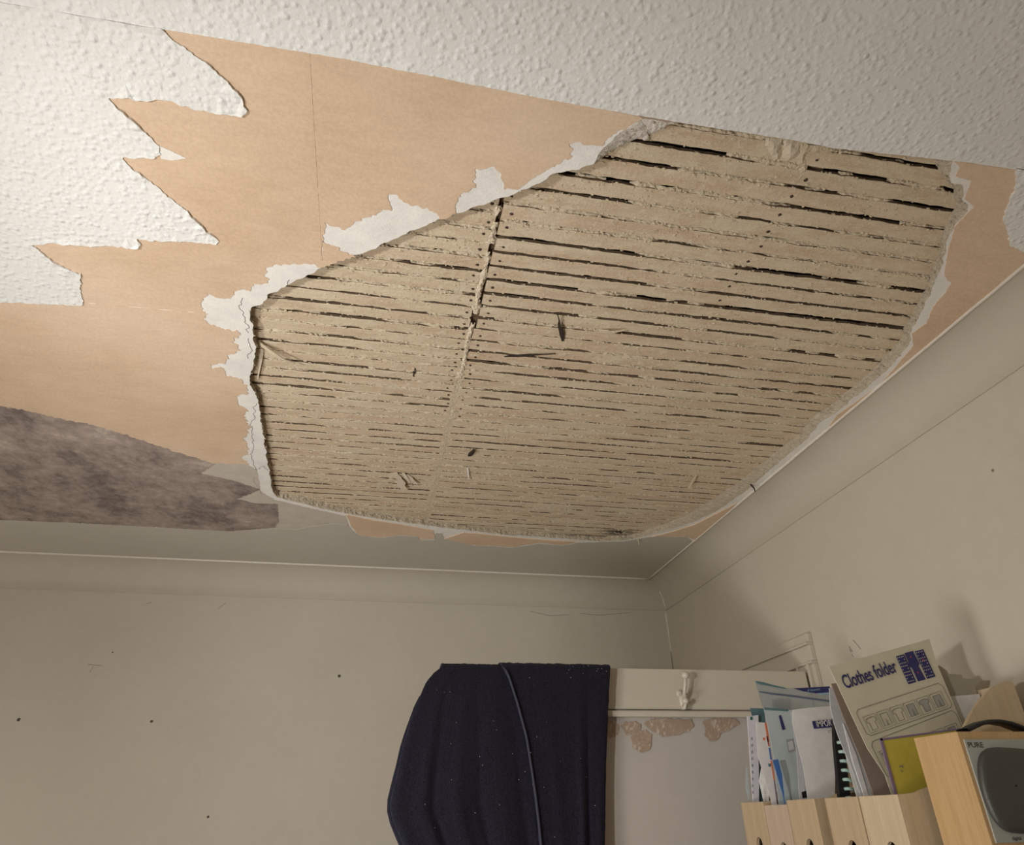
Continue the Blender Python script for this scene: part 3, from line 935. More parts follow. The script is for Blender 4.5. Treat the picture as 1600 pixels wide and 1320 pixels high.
DYF = 1.60; DX0, DX1, DT = .185, 1.052, .302
door = root('door_1', (DX1, DYF, -EYE + .01)); door['kind'] = 'structure'
zb = -EYE + .01
MB().box(DX0, DX1, DYF, DYF + .036, .213, DT, .0015).build('top_rail', M['gloss'], door)
MB().box(DX0, DX0 + .1, DYF, DYF + .036, zb, .2128, .0015).build('stile', M['gloss'], door)
MB().box(DX1 - .118, DX1, DYF + .0, DYF + .036, zb, .2128, .0015).build('stile', M['gloss'], door)
MB().box(DX0 + .1, DX1 - .118, DYF, DYF + .036, zb, zb + .2, .0015).build('bottom_rail', M['gloss'], door)
MB().box(DX0 + .1, DX1 - .118, DYF + .008, DYF + .03, zb + .2, .2128).build('panel', M['panel'], door)
mb = MB(); mb.box(DX0 + .1, DX1 - .118, DYF - .008, DYF + .008, .196, .2095, .004)
mb.build('moulding', M['gloss'], door)
# bare patches where the paint has flaked under the moulding
for P in ([(948, 1126), (962, 1128), (968, 1136), (966, 1147), (956, 1152), (948, 1160)], [(970, 1134), (978, 1127), (992, 1127), (1001, 1132), (1000, 1142), (990, 1148), (978, 1148)],
          [(985, 1152), (996, 1141), (1008, 1141), (1018, 1148), (1018, 1164), (1010, 1174), (1001, 1176), (990, 1170)],
          [(1004, 1131), (1015, 1124), (1040, 1122), (1062, 1124), (1080, 1124), (1083, 1133), (1076, 1143), (1058, 1148), (1036, 1151), (1020, 1143)],
          [(1096, 1128), (1112, 1122), (1128, 1120), (1148, 1123), (1154, 1131), (1143, 1139), (1125, 1147), (1120, 1156), (1108, 1157), (1099, 1148), (1103, 1138)]):
    lp = [ony(x, y, DYF + .0078) for x, y in P]
    l2 = resample([Vector((p.x, p.z)) for p in lp], .002, None, .0028, 120, 5)
    V_, T_ = fill(l2)
    mesh('flaked_patch', [(p.x, DYF + .0076 - .0002 * len(P), p.y) for p in V_], T_, M['peel'], door)
# white coat hook
hk = MB(); c = ony(1068, 1094, DYF)
def hp(px, py, out): return ony(px, py, DYF - out)
mb = MB(); mb.ball((c.x - .001, DYF - .002, c.z - .001), .014, 12, 8, (.72, .3, 1.4)); mb.ball((c.x - .009, DYF - .003, c.z + .014), .008, 10, 6, (1, .4, 1))
hook = mb.build('coat_hook', M['hookpaint'], door, True); hook['label'] = 'white painted coat hook'
MB().tube([(c.x, DYF - .003, c.z), (c.x, DYF - .016, c.z + .010), hp(1069.5, 1085, .022), hp(1070.5, 1070, .028), hp(1071, 1056, .03)], [.0055, .005, .0042, .0036, .0036], 10).build('hook_arm', M['hookpaint'], hook, True)
MB().ball(hp(1071, 1054.5, .03), .0088, 14, 10).build('hook_knob', M['hookpaint'], hook, True)
MB().tube([(c.x, DYF - .003, c.z - .012), hp(1067, 1106, .014), hp(1070, 1106, .022), hp(1071.5, 1097, .026)], [.005, .0045, .004, .004], 10).build('hook_arm', M['hookpaint'], hook, True)
MB().ball(hp(1071.5, 1095, .026), .0072, 14, 10).build('hook_knob', M['hookpaint'], hook, True)
for z in (.15, -1.45): MB().tube([(DX1 + .004, DYF - .004, z - .04), (DX1 + .004, DYF - .004, z + .04)], .005, 8).build('hinge', M['gloss'], door, True)

# ------------------------------------------------------------------ the dressing gown over the top of the door
robe = root('dressing_gown', (.33, DYF - .03, -.95))
tag(robe, 'navy towelling dressing gown with piped edge thrown over the open door', 'dressing gown')
YR = 1.565


def interp(tab, z):
    tab = sorted(tab, key=lambda a: -a[0])
    if z >= tab[0][0]: return tab[0][1]
    for (z1, x1), (z2, x2) in zip(tab, tab[1:]):
        if z1 >= z >= z2: return x1 + (x2 - x1) * (z1 - z) / (z1 - z2)
    return tab[-1][1]


LEFT = [(.33, ony(700, 1036, YR).x)] + [(ony(x, y, YR).z, ony(x, y, YR).x) for x, y in ((690, 1041), (678, 1049), (665, 1067), (652, 1098), (640, 1130), (631, 1162), (625, 1190), (616, 1225), (609.5, 1256), (612, 1275), (622, 1300), (631, 1322))] + [(-.2, .135), (-.95, .15)]
MIDL = [(ony(x, y, YR).z, ony(x, y, YR).x) for x, y in ((785, 1037), (794, 1055), (808, 1098), (816, 1128), (822, 1150), (830, 1200), (836, 1240), (842, 1290), (845, 1322))] + [(-.3, .40), (-.95, .42)]
RIGHT = [(ony(x, y, YR).z, ony(x, y, YR).x) for x, y in ((955, 1037), (952, 1100), (949.5, 1180), (949, 1250), (948.5, 1320))] + [(-.95, .49)]
TOPZ = .308


def drape(name, L, R_, y0, folds, seed, nu=110, overlap=0.0, top=TOPZ):
    rowz = []
    back = [(-.30 + .02 * i) for i in range(int((top - .03 + .30) / .02))]
    v = []; f = []
    prof = []      # (z, y) from the hem up the front, over the door, and down behind
    z = -.95
    while z < top - .012: prof.append((z, y0)); z += .011
    cy = DYF + .018; rx = cy - y0
    for i in range(13):
        a = math.pi * i / 12; prof.append((top - .012 + .014 * math.sin(a), cy - rx * math.cos(a) * (1 if a < math.pi / 2 else .75)))
    for b in back[::-1]: prof.append((b, cy + rx * .75))
    for k, (z, y) in enumerate(prof):
        zz = max(min(z, top), -.95)
        xl = interp(L, zz) - overlap; xr = interp(R_, zz)
        for i in range(nu + 1):
            u = i / nu; x = xl + (xr - xl) * u
            dep = min(1, max(0, (top - z) / .35)); fo = 0
            for (fu, amp, wd, s) in folds:
                uu = fu + s * (top - z); fo += amp * math.exp(-((u - uu) / wd) ** 2)
            yy = y - .6 * fo * dep + .0035 * fbm((x * 14, z * 6), seed) * dep
            edge = min(1, min(u, 1 - u) / .05); yy += .010 * (1 - edge) ** 2 * dep
            tz = .0016 * fbm((x * 60, 3), seed) if k > len(prof) * .55 or z > top - .02 else 0
            fu_ = .0012 * noise.noise(Vector((x * 420, z * 420, seed))) + .0008 * noise.noise(Vector((x * 900, z * 900, seed)))
            sx = .0013 * noise.noise(Vector((z * 500, seed, 3))) * (1 if i in (0, nu) else 0)
            v.append((x + sx, yy + fu_ * (1 if y < cy else -1), z + tz + (fu_ if z > top - .02 else 0)))
    n = nu + 1
    for k in range(len(prof) - 1):
        for i in range(nu): f.append((k * n + i, k * n + i + 1, (k + 1) * n + i + 1, (k + 1) * n + i))
    o = mesh(name, v, f, M['robe'], robe, True)
    md = o.modifiers.new('thickness', 'SOLIDIFY'); md.thickness = .006; md.offset = -1
    return o


MIDX = [(z, x + .02) for z, x in MIDL]
drape('gown_front', LEFT, MIDX, DYF - .020, [(.18, .012, .05, .10), (.24, -.010, .03, .12), (.42, .014, .06, .05), (.55, -.010, .03, .1), (.72, .010, .07, 0), (.86, -.008, .04, 0)], 2.0, top=TOPZ - .003)
drape('gown_front', MIDL, RIGHT, DYF - .031, [(.30, .006, .08, .1), (.68, .012, .05, -.12), (.78, -.010, .03, -.12), (.90, .006, .05, 0)], 8.0)
pz = [TOPZ + .001 - i * .0125 for i in range(1, 100)]
MB().tube([(interp(MIDL, z) + .001, DYF - .0345 + (.010 if i == 0 else 0), z) for i, z in enumerate(pz)], .0030, 8).build('piping', M['piping'], robe, True)
mb = MB()
for k in range(46):
    if k < 14: x, z = random.uniform(.43, .535), TOPZ - abs(random.gauss(0, .012)) - .004
    else: x, z = random.uniform(.13, .48), random.uniform(-.05, .28)
    if x < interp(LEFT, z) + .01: continue
    mb.ball((x, (DYF - .046 if x > interp(MIDL, z) else DYF - .036), z), random.uniform(.0004, .0008), 5, 3, (1, .6, 1), .3)
mb.build('lint', M['lint'], robe)['kind'] = 'stuff'

# ------------------------------------------------------------------ bookcase below the frame that carries the files and the radio
SHZ = -.156
bc = root('bookcase', (.92, 1.12, -EYE)); tag(bc, 'plain birch bookcase standing against the right wall under the magazine files', 'bookcase')
MB().box(.745, 1.072, .70, 1.49, SHZ - .02, SHZ, .001).build('top_board', M['birch'], bc)
for y in (.70, 1.472): MB().box(.745, 1.072, y, y + .018, -EYE, SHZ - .0202).build('side_panel', M['birch'], bc)
for z in (-.55, -.92, -1.28, -1.64): MB().box(.747, 1.06, .7182, 1.4718, z, z + .018).build('shelf', M['birch'], bc)
MB().box(1.0605, 1.068, .7182, 1.4718, -EYE, SHZ - .0202).build('back_panel', M['birch'], bc)

# magazine files
PROF = [(.7600, SHZ + .001), (.7600, .0215), (.770, .0218), (.790, .0235), (.804, .028), (.830, .0335), (.852, .046), (.880, .078), (.905, .109), (.930, .133), (.950, .149), (.975, .166), (1.0, .176), (1.012, .1795), (1.021, .180), (1.0245, .177), (1.0245, SHZ + .001)]


def magazine_file(y0, y1, mat, label, dz=0.0, dx=0.0):
    r = root('magazine_file', (.90 + dx, (y0 + y1) / 2, SHZ)); tag(r, label, 'magazine file', 'wooden magazine files in a row')
    th = .006
    zt = .0215 + dz; zb_ = SHZ + .001
    # front panel with its finger hole
    w = (y1 - y0); cy = (y0 + y1) / 2 - .004
    loop = [Vector((y0, zb_)), Vector((y1, zb_)), Vector((y1, zt)), Vector((y0, zt))]
    hol = [Vector((cy + .0115 * math.cos(a), -.0605 + dz + (.011 if math.sin(a) > 0 else -.011) + .0125 * math.sin(a))) for a in [2 * math.pi * (k + .5) / 20 for k in range(20)]]
    V_, T_ = fill(loop, [hol]); nv = len(V_); v = [(.76 + dx, p.x, p.y) for p in V_] + [(.76 + dx + th, p.x, p.y) for p in V_]
    f = [t for t in T_] + [tuple(i + nv for i in t[::-1]) for t in T_]
    for lp, o in ((4, 0), (20, 4)):
        for k in range(lp): a, b = o + k, o + (k + 1) % lp; f.append((a, b, b + nv, a + nv))
    fix_normals(mesh('front_panel', v, f, mat, r))
    for ya, yb_ in ((y0, y0 + th), (y1 - th, y1)):
        P = [(max(x, .76 + th + .0002) + dx, z + (dz if z > SHZ + .01 else 0)) for x, z in PROF]
        n = len(P); v = [(x, ya, z) for x, z in P] + [(x, yb_, z) for x, z in P]
        V2_, T2_ = fill([Vector(p) for p in P]); f = [t for t in T2_] + [tuple(i + n for i in t) for t in T2_] + [(k, (k + 1) % n, n + (k + 1) % n, n + k) for k in range(n)]
        fix_normals(mesh('side_panel', v, f, mat, r))
    MB().box(1.0183 + dx, 1.0243 + dx, y0 + th, y1 - th, zb_, .176).build('back_panel', mat, r)
    MB().box(.7664 + dx, 1.0181 + dx, y0 + th, y1 - th, zb_, zb_ + .005).build('base_panel', mat, r)
    return r


magazine_file(.999, 1.089, M['birch3'], 'pale wooden magazine file nearest the radio, holding the beige card')
magazine_file(1.092, 1.181, M['birch'], 'wooden magazine file with spiral notebook, second from the radio')
magazine_file(1.211, 1.300, M['birch'], 'wooden magazine file under the white sheet with blue heading')
magazine_file(1.3015, 1.383, M['birch2'], 'pinkish wooden magazine file, lower than its neighbours', -.0065)
magazine_file(1.3845, 1.474, M['birch'], 'wooden magazine file farthest from the radio, next to the door')

# papers in the files ------------------------------------------------------------
PM = dict(
    beige=plain('beige_card', (0.60, 0.55, 0.415), 0.7, .25, .05, 30), navy=plain('navy_print', (0.035, 0.035, 0.13), 0.6), line=plain('grey_print_line', (0.22, 0.20, 0.17), 0.7),
    grey=plain('grey_print_fill', (0.36, 0.35, 0.31), 0.7), red=plain('red_print', (0.45, 0.06, 0.06), 0.6), yellow=plain('yellow_plastic', (0.54, 0.45, 0.07), 0.4, .4), purple=plain('mauve_edge', (0.21, 0.15, 0.24), 0.5),
    env=plain('grey_brown_envelope', (0.40, 0.36, 0.29), 0.7), white=plain('white_paper', (0.74, 0.72, 0.70), 0.6), brown=plain('brown_card', (0.30, 0.225, 0.18), 0.7),
    lav=plain('lavender_white_plastic', (0.70, 0.68, 0.73), 0.4), black=plain('black_cover', (0.018, 0.017, 0.017), 0.45, .4), mint=plain('mint_coil', (0.40, 0.55, 0.49), 0.5),
    blue=plain('bright_blue_card', (0.07, 0.17, 0.45), 0.5), orange=plain('orange_strip', (0.72, 0.20, 0.08), 0.5), teal=plain('teal_band', (0.11, 0.20, 0.22), 0.5), green=plain('green_tab', (0.03, 0.16, 0.09), 0.5),
    smoke=mat_clear('smoky_clear_plastic', (0.44, 0.475, 0.475), .62), tealclear=mat_clear('pale_teal_clear_plastic', (0.60, 0.68, 0.68), .80, .3), clear=mat_clear('clear_plastic', (0.75, 0.78, 0.78), .45, .2),
    sleeve=plain('frosted_grey_sleeve', (0.56, 0.55, 0.56), 0.35, .5), offw=plain('off_white_letter', (0.78, 0.76, 0.73), 0.6), txt=plain('faint_print', (0.33, 0.32, 0.32), 0.7), lblue=plain('light_blue_strip', (0.30, 0.45, 0.55), 0.5),
    bluegrey=plain('blue_grey_strip', (0.12, 0.15, 0.21), 0.5))


def doc(name, label, cat, P, Y, th, mat, base=True, tilt=0.0, group=None, bend=0.0):
    """a sheet or folder standing in a file at depth Y; P is the visible outline, the foot goes down into the file"""
    q = [ony(x, y, Y) for x, y in P]
    cx = sum(p.x for p in q) / len(q); zmin = min(p.z for p in q)
    r = root(name, (cx, Y, min(zmin, SHZ + .008)))
    tag(r, label, cat, group)
    for p in q:
        if p.z < .035: p.x = max(p.x, .7725)
        if p.z < .19: p.x = min(p.x, 1.0145)
        p.z = max(p.z, SHZ + .0075)
    lp = resample([Vector((p.x, p.z)) for p in q], .012)
    V_, T_ = fill(lp, grid=.014); n = len(V_)
    x0 = min(p.x for p in lp); x1 = max(p.x for p in lp); z0 = min(p.y for p in lp); z1 = max(p.y for p in lp)
    def yy(p): return Y + bend * math.sin((p.x - x0) / (x1 - x0) * math.pi) * ((p.y - z0) / (z1 - z0)) + .0008 * fbm(p * 9, Y * 7)
    v = [(p.x, yy(p), p.y) for p in V_] + [(p.x, yy(p) + th, p.y) for p in V_]
    f = list(T_) + [tuple(i + n for i in t[::-1]) for t in T_]
    cnt = {}
    for t in T_:
        for a, b in ((t[0], t[1]), (t[1], t[2]), (t[2], t[0])): cnt[(min(a, b), max(a, b))] = cnt.get((min(a, b), max(a, b)), 0) + 1
    for (a, b), c_ in cnt.items():
        if c_ == 1: f.append((a, b, b + n, a + n))
    fix_normals(mesh('sheet', v, f, mat, r))
    return r


def patch(name, parent, P, Y, mat, lift=.0006, th=.0003):
    q = [ony(x, y, Y) for x, y in P]; lp = [Vector((p.x, p.z)) for p in q]
    V_, T_ = fill(lp); n = len(V_)
    v = [(p.x, Y - lift, p.y) for p in V_] + [(p.x, Y - lift + th, p.y) for p in V_]
    f = list(T_) + [tuple(i + n for i in t[::-1]) for t in T_] + [(k, (k + 1) % len(lp), n + (k + 1) % len(lp), n + k) for k in range(len(lp))]
    return fix_normals(mesh(name, v, f, mat, parent))


def foot(Pl, Pr, Y, z=-.145):
    """extend the two lower corners straight on down into the file"""
    return Pl, Pr


# beige printed card
YC = 1.052
fold = doc('printed_card', 'beige card printed Clothes folder with navy emblem, leaning left', 'card',
           [(1295, 1041), (1360, 1024), (1410, 1010), (1452, 998), (1462, 1032), (1480, 1075), (1507, 1140), (1500, 1240), (1490, 1320), (1440, 1340), (1402, 1300), (1393, 1240), (1383, 1210), (1356, 1170)], YC, .0012, M_ := PM['beige'])
ex = (ony(1400, 1048, YC) - ony(1318, 1075, YC)); ey = (ony(1296, 1045, YC) - ony(1340, 1150, YC))
lettering('lettering', 'Clothes folder', ony(1321, 1076, YC - .0012), ex, Vector((-ex.z, 0, ex.x)) + ey * .15, .0200, PM['navy'], fold, .016, .645)
# emblem: a solid middle bar flanked by two bars of dots
def card(u, w):
    """u across, w down the card: emblem corners"""
    A, B, C_, D = Vector((1399, 1024)), Vector((1441, 1013)), Vector((1461, 1057)), Vector((1419, 1069))
    a = A.lerp(B, u); b = D.lerp(C_, u); q = a.lerp(b, w); return (q.x, q.y)
for u0, u1 in ((0, .29), (.70, 1)):
    patch('emblem_bar', fold, [card(u0, .03), card(u1, .03), card(u1, 1), card(u0, 1)], YC, PM['navy'], .0009)
patch('emblem_bar', fold, [card(.33, 0), card(.64, 0), card(.64, .1), card(.67, .45), card(.60, .52), card(.64, 1), card(.36, 1), card(.36, .55), card(.29, .42), card(.33, .3)], YC, PM['navy'], .0009)
mb = MB()
for u0, u1 in ((.015, .275), (.715, .985)):
    for r in range(9):
        for c_ in range(4):
            if c_ in (1, 2) and r % 3 == 1: continue
            q = card(u0 + (u1 - u0) * (c_ + .5) / 4, .09 + r * .104); p = ony(*q, YC - .0013)
            mb.ball(p, .00092, 8, 4, (1, .12, 1))
d = mb.build('emblem_dots', PM['beige'], fold); d['kind'] = 'stuff'
mb = MB()
for q in (card(.49, .17), card(.5, .72), card(.86, .37)): mb.ball(ony(*q, YC - .0014), .0016, 8, 4, (1, .12, 1))
mb.build('emblem_flowers', PM['red'], fold)['kind'] = 'stuff'
# two printed frames with rows of little garments
mb = MB(); mg = MB()
def quadline(P, w=.0008, close=True):
    pts = [ony(x, y, YC - .0007) for x, y in P]
    if close: pts.append(pts[0])
    ribbon(mb, pts, w, (0, -1, 0))
def fr1(u, w):
    A, B, C_, D = Vector((1336, 1110)), Vector((1470, 1066)), Vector((1489, 1104)), Vector((1356, 1151)); a = A.lerp(B, u); b = D.lerp(C_, u); q = a.lerp(b, w); return (q.x, q.y)
def fr2(u, w):
    A, B, C_, D = Vector((1359, 1160)), Vector((1491, 1108)), Vector((1520, 1175)), Vector((1388, 1218)); a = A.lerp(B, u); b = D.lerp(C_, u); q = a.lerp(b, w); return (q.x, q.y)
quadline([fr1(*q) for q in ((.03, 0), (.97, 0), (1, .15), (1, .9), (.97, 1), (.04, 1), (0, .88), (0, .1))])
quadline([fr2(*q) for q in ((.03, 0), (.97, 0), (1, .12), (1, .9), (.97, 1), (.04, 1), (0, .88), (0, .1))])
for fr_, wa, wb in ((fr1, .30, .92), (fr2, .28, .62)):
    for k in range(6):
        u0 = .045 + k * .155; u1 = u0 + .135
        quadline([fr_(u0, wa), fr_(u1, wa), fr_(u1, wb), fr_(u0, wb)], .0006)
        def g(a, b): return fr_(u0 + (u1 - u0) * a, wa + (wb - wa) * b)
        shape = [(.12, .2), (.36, .14), (.64, .14), (.9, .2), (.88, .42), (.74, .40), (.74, .88), (.27, .88), (.27, .40), (.12, .42)] if k % 2 == 0 else [(.2, .15), (.8, .15), (.82, .88), (.55, .88), (.5, .45), (.45, .88), (.18, .88)]
        quadline([g(*s) for s in shape], .0009)
        if k >= 3:
            q = [ony(*g(*s), YC - .0006) for s in shape]; V_, T_ = fill([Vector((p.x, p.z)) for p in q]); mg.add([(p.x, YC - .0005, p.y) for p in V_], T_)
mb.build('printed_drawing', PM['line'], fold)['kind'] = 'stuff'
mg.build('printed_garments', PM['grey'], fold)['kind'] = 'stuff'

YY = 1.022
yel = doc('plastic_folder', 'yellow plastic folder with mauve edge, between beige card and radio', 'folder', [(1376, 1155), (1500, 1139), (1520, 1320), (1416, 1330), (1400, 1242)], YY, .0014, PM['yellow'])
patch('edge_strip', yel, [(1374, 1154), (1378, 1153.5), (1404, 1250), (1420, 1328), (1416, 1330), (1400, 1250)], YY, PM['purple'], .0012, .002)
patch('edge_strip', yel, [(1374, 1154), (1500, 1137.5), (1500, 1140), (1376, 1157)], YY, PM['purple'], .0012, .002)
mb = MB()
for l in ([(1405, 1198), (1408, 1196), (1411, 1199)], [(1407, 1203), (1410, 1206)], [(1431, 1157), (1436, 1157)]): ribbon(mb, [ony(x, y, YY - .0005) for x, y in l], .0014, (0, -1, 0))
mb.build('ink_mark', PM['line'], yel)['kind'] = 'stuff'

doc('brown_envelope', 'crumpled grey-brown envelope behind the beige card', 'envelope', [(1466, 1040), (1478, 1048), (1481, 1053), (1501, 1054), (1504, 1060), (1525, 1062), (1531, 1061), (1540, 1074), (1546, 1096), (1540, 1320), (1480, 1320), (1475, 1100)], 1.068, .004, PM['env'], bend=-.003)
doc('white_sheet', 'white sheet tucked behind the grey-brown envelope', 'paper', [(1480, 1088), (1532, 1084), (1545, 1200), (1540, 1320), (1490, 1320)], 1.062, .0008, PM['white'])
doc('card_folder', 'dark brown card folder edge left of the beige card', 'folder', [(1299, 1068), (1312, 1066), (1440, 1200), (1420, 1330), (1385, 1330), (1367, 1247), (1345, 1185), (1318, 1120)], 1.076, .0015, PM['brown'])
# second file: spiral notebook and sleeves
sl = doc('plastic_sleeve', 'frosted grey plastic sleeve with white edge leaning beside the beige card', 'sleeve', [(1296, 1075), (1305, 1072), (1318, 1120), (1345, 1185), (1366, 1250), (1384, 1330), (1368, 1330), (1345, 1250), (1335, 1212), (1328, 1192), (1319, 1172), (1311, 1152), (1303, 1128), (1298, 1106)], 1.100, .0015, PM['sleeve'])
patch('white_edge', sl, [(1317, 1130), (1322, 1140), (1338, 1180), (1359, 1250), (1380, 1330), (1374, 1330), (1351, 1247), (1332, 1190)], 1.100, PM['white'], .0009, .0012)
doc('white_sheet', 'thin white sheet between spiral notebook and frosted sleeve', 'paper', [(1318, 1165), (1328, 1184), (1345, 1246), (1360, 1330), (1338, 1330), (1327, 1245)], 1.112, .0008, PM['offw'])
nb = doc('spiral_notebook', 'black spiral notebook with mint green coil', 'notebook', [(1303, 1122), (1310, 1140), (1318, 1160), (1324, 1200), (1330, 1250), (1345, 1330), (1310, 1330), (1306, 1247), (1304.5, 1160)], 1.156, .008, PM['black'])
A = Vector((1314, 1161)); B = Vector((1330, 1262))
for k in range(8):
    q = A.lerp(B, k / 7); p = ony(q.x, q.y, 1.154)
    MB().tube([p + Vector((-.006, 0, .001)), p + Vector((-.004, -.006, .001)), p + Vector((.004, -.006, 0)), p + Vector((.009, 0, -.0005)), p + Vector((.006, .008, -.001))], .0027, 7).build('coil_ring', PM['mint'], nb, True)

# third file: white sheet with the blue heading
YI = 1.262
im = doc('letter', 'curled white sheet headed IMPOR in white on blue', 'letter', [(1237.5, 1109), (1262, 1106), (1297, 1103), (1303, 1125), (1305, 1160), (1304, 1250), (1304, 1330), (1268, 1330), (1262, 1247), (1254, 1195), (1244, 1155), (1238, 1130)], YI, .0008, PM['white'], bend=-.003)
patch('heading', im, [(1268.5, 1126.5), (1304, 1123.5), (1304.5, 1135.5), (1271.5, 1138.5)], YI - .0035, PM['navy'], .0008)
ex = ony(1303, 1133.6, YI) - ony(1276, 1136, YI)
lettering('lettering', 'IMPORTANT', ony(1276.4, 1135.8, YI - .0055), ex, Vector((-ex.z, 0, ex.x)), .0104, PM['white'], im, .004, .72)
lettering('lettering', '‘AT', ony(1293, 1146, YI - .0050), ex, Vector((-ex.z, 0, ex.x)), .006, PM['txt'], im, .0, .8)
sl2 = doc('plastic_sleeve', 'narrow clear sleeve with dark tab left of the blue-headed sheet', 'sleeve', [(1236, 1112), (1244, 1112), (1262, 1160), (1270, 1250), (1275, 1330), (1250, 1330), (1247, 1247), (1245, 1180)], 1.277, .0008, PM['sleeve'])
patch('dark_tab', sl2, [(1252, 1237.5), (1261, 1234.5), (1264, 1245.5), (1254, 1247)], 1.277, PM['black'], .0008)
patch('grey_tab', sl2, [(1254, 1199), (1259, 1197), (1264, 1233), (1258, 1236)], 1.277, PM['txt'], .0008)
# zip folder
YZ = 1.366
zf = doc('zip_folder', 'smoky clear zip folder with navy band standing behind the sheets', 'folder', [(1180, 1064), (1192, 1066), (1206, 1070), (1228, 1075), (1250, 1074.5), (1296, 1072), (1299, 1084), (1303, 1120), (1306, 1250), (1300, 1330), (1235, 1330), (1232, 1250), (1215, 1150), (1198, 1112), (1190, 1102)], YZ, .0012, PM['smoke'])
patch('navy_band', zf, [(1240, 1075.5), (1296, 1072.2), (1298.5, 1081.5), (1275, 1083), (1255, 1080)], YZ, PM['navy'], .0006)
patch('light_strip', zf, [(1275, 1083), (1298.5, 1081.5), (1299, 1084), (1281, 1085)], YZ, PM['lblue'], .0006)
patch('zip_strip', zf, [(1180, 1063.5), (1192, 1065.5), (1206, 1069.5), (1228, 1074.5), (1228, 1076.5), (1204, 1072), (1184, 1068.5)], YZ, PM['teal'], .0007)
patch('zip_strip', zf, [(1186, 1079.5), (1205, 1082), (1240, 1086), (1297, 1094), (1297, 1097), (1240, 1089), (1205, 1085), (1187, 1081.5)], YZ, PM['bluegrey'], .0007)
patch('paper_inside', zf, [(1208, 1092), (1236, 1090), (1240, 1200), (1212, 1200)], YZ, PM['sleeve'], -.0016)
ex = ony(1292, 1077, YZ) - ony(1262, 1080, YZ)
lettering('lettering', 'of documents', ony(1262, 1080.3, YZ - .0011), ex, Vector((-ex.z, 0, ex.x)), .0052, PM['lblue'], zf, .0, .72)
# fourth file: teal clear wallet, leaflets
YT = 1.352
tw = doc('plastic_wallet', 'pale teal plastic wallet full of printed letters', 'wallet', [(1193, 1105.5), (1237, 1109), (1250, 1150), (1258, 1200), (1262, 1250), (1262, 1330), (1225, 1330), (1217, 1256), (1210, 1190), (1201, 1140)], YT, .0012, PM['tealclear'])
patch('band', tw, [(1193, 1105), (1232, 1108.5), (1231, 1111.5), (1194, 1109)], YT, PM['teal'], .0008)
patch('navy_band', tw, [(1216.5, 1118), (1220, 1117), (1227, 1139.5), (1222, 1140.5)], YT, PM['navy'], .0008)
patch('letter_inside', tw, [(1196, 1112), (1234, 1114), (1250, 1200), (1256, 1320), (1226, 1320), (1210, 1180)], YT, PM['sleeve'], -.0016)
patch('picture_frame', tw, [(1228, 1156), (1239, 1154), (1243, 1172), (1232, 1176)], YT, PM['txt'], .0005)
patch('picture', tw, [(1230.5, 1159), (1238, 1157), (1241, 1170), (1233, 1173)], YT, PM['sleeve'], .0009)
doc('blue_card', 'bright blue card standing in the fourth file', 'card', [(1207.5, 1187.5), (1216, 1186), (1222, 1210), (1226, 1250), (1230, 1330), (1222, 1330), (1217, 1240)], YT - .022, .0015, PM['blue'])
st = doc('leaflet', 'white leaflet with orange, blue and red striped edge', 'leaflet', [(1181, 1128), (1197, 1129), (1203, 1165), (1210, 1220), (1214, 1256), (1220, 1330), (1196, 1330), (1190, 1250), (1184, 1180)], 1.376, .001, PM['offw'])
for P, c_ in (([(1194.5, 1129), (1197.5, 1129), (1202, 1158), (1199, 1159)], 'orange'), ([(1197, 1150), (1199, 1150), (1202.5, 1166), (1200.5, 1166)], 'red'), ([(1200.5, 1168), (1203, 1168), (1206, 1187), (1203.5, 1187)], 'blue'),
              ([(1203.6, 1188), (1206, 1188), (1210.5, 1219), (1208.5, 1219)], 'orange'), ([(1208.6, 1219), (1210.2, 1219), (1215, 1256), (1213.5, 1256)], 'purple'), ([(1200, 1193), (1204, 1192.5), (1204.6, 1197.5), (1200.6, 1198)], 'teal'), ([(1191.5, 1152.5), (1195, 1152), (1195.6, 1156), (1192, 1156.5)], 'orange')):
    patch('stripe', st, P, 1.376, PM[c_], .0007)
# fifth file: letters
YL = 1.446
lb = doc('plastic_folder', 'lavender-white plastic binder strip with green tab, farthest file', 'folder', [(1168, 1119), (1185, 1117), (1185.5, 1180), (1186, 1250), (1187, 1330), (1172, 1330), (1171, 1253)], YL, .003, PM['lav'])
patch('green_tab', lb, [(1172, 1120), (1175.5, 1119.6), (1175.8, 1124.6), (1172.3, 1125)], YL, PM['green'], .0007)
mb = MB()
for k in range(9): ribbon(mb, [ony(1174 + k * .25, 1152 + k * 10.5, YL - .0006), ony(1174.3 + k * .25, 1156 + k * 10.5, YL - .0006)], .0022, (0, -1, 0))
mb.build('print_mark', PM['txt'], lb)['kind'] = 'stuff'
doc('plastic_corner', 'teal-topped clear wallet behind the lavender-white folder', 'wallet', [(1172, 1106), (1195, 1106.5), (1196, 1130), (1198, 1250), (1198, 1330), (1180, 1330), (1178, 1130)], YL + .010, .0008, PM['teal'])
wl = doc('curled_letter', 'white letter curling outwards over the farthest magazine file', 'letter', [(1191, 1180), (1197, 1172), (1199, 1200), (1201, 1255), (1204, 1330), (1190, 1330), (1187.5, 1253), (1186, 1220)], 1.405, .001, PM['offw'], bend=-.004)
mb = MB()
for k in range(9): ribbon(mb, [ony(1194, 1228 + k * 3, 1.4035), ony(1198, 1227.4 + k * 3, 1.4035)], .0009, (0, -1, 0))
mb.build('print_mark', PM['txt'], wl)['kind'] = 'stuff'
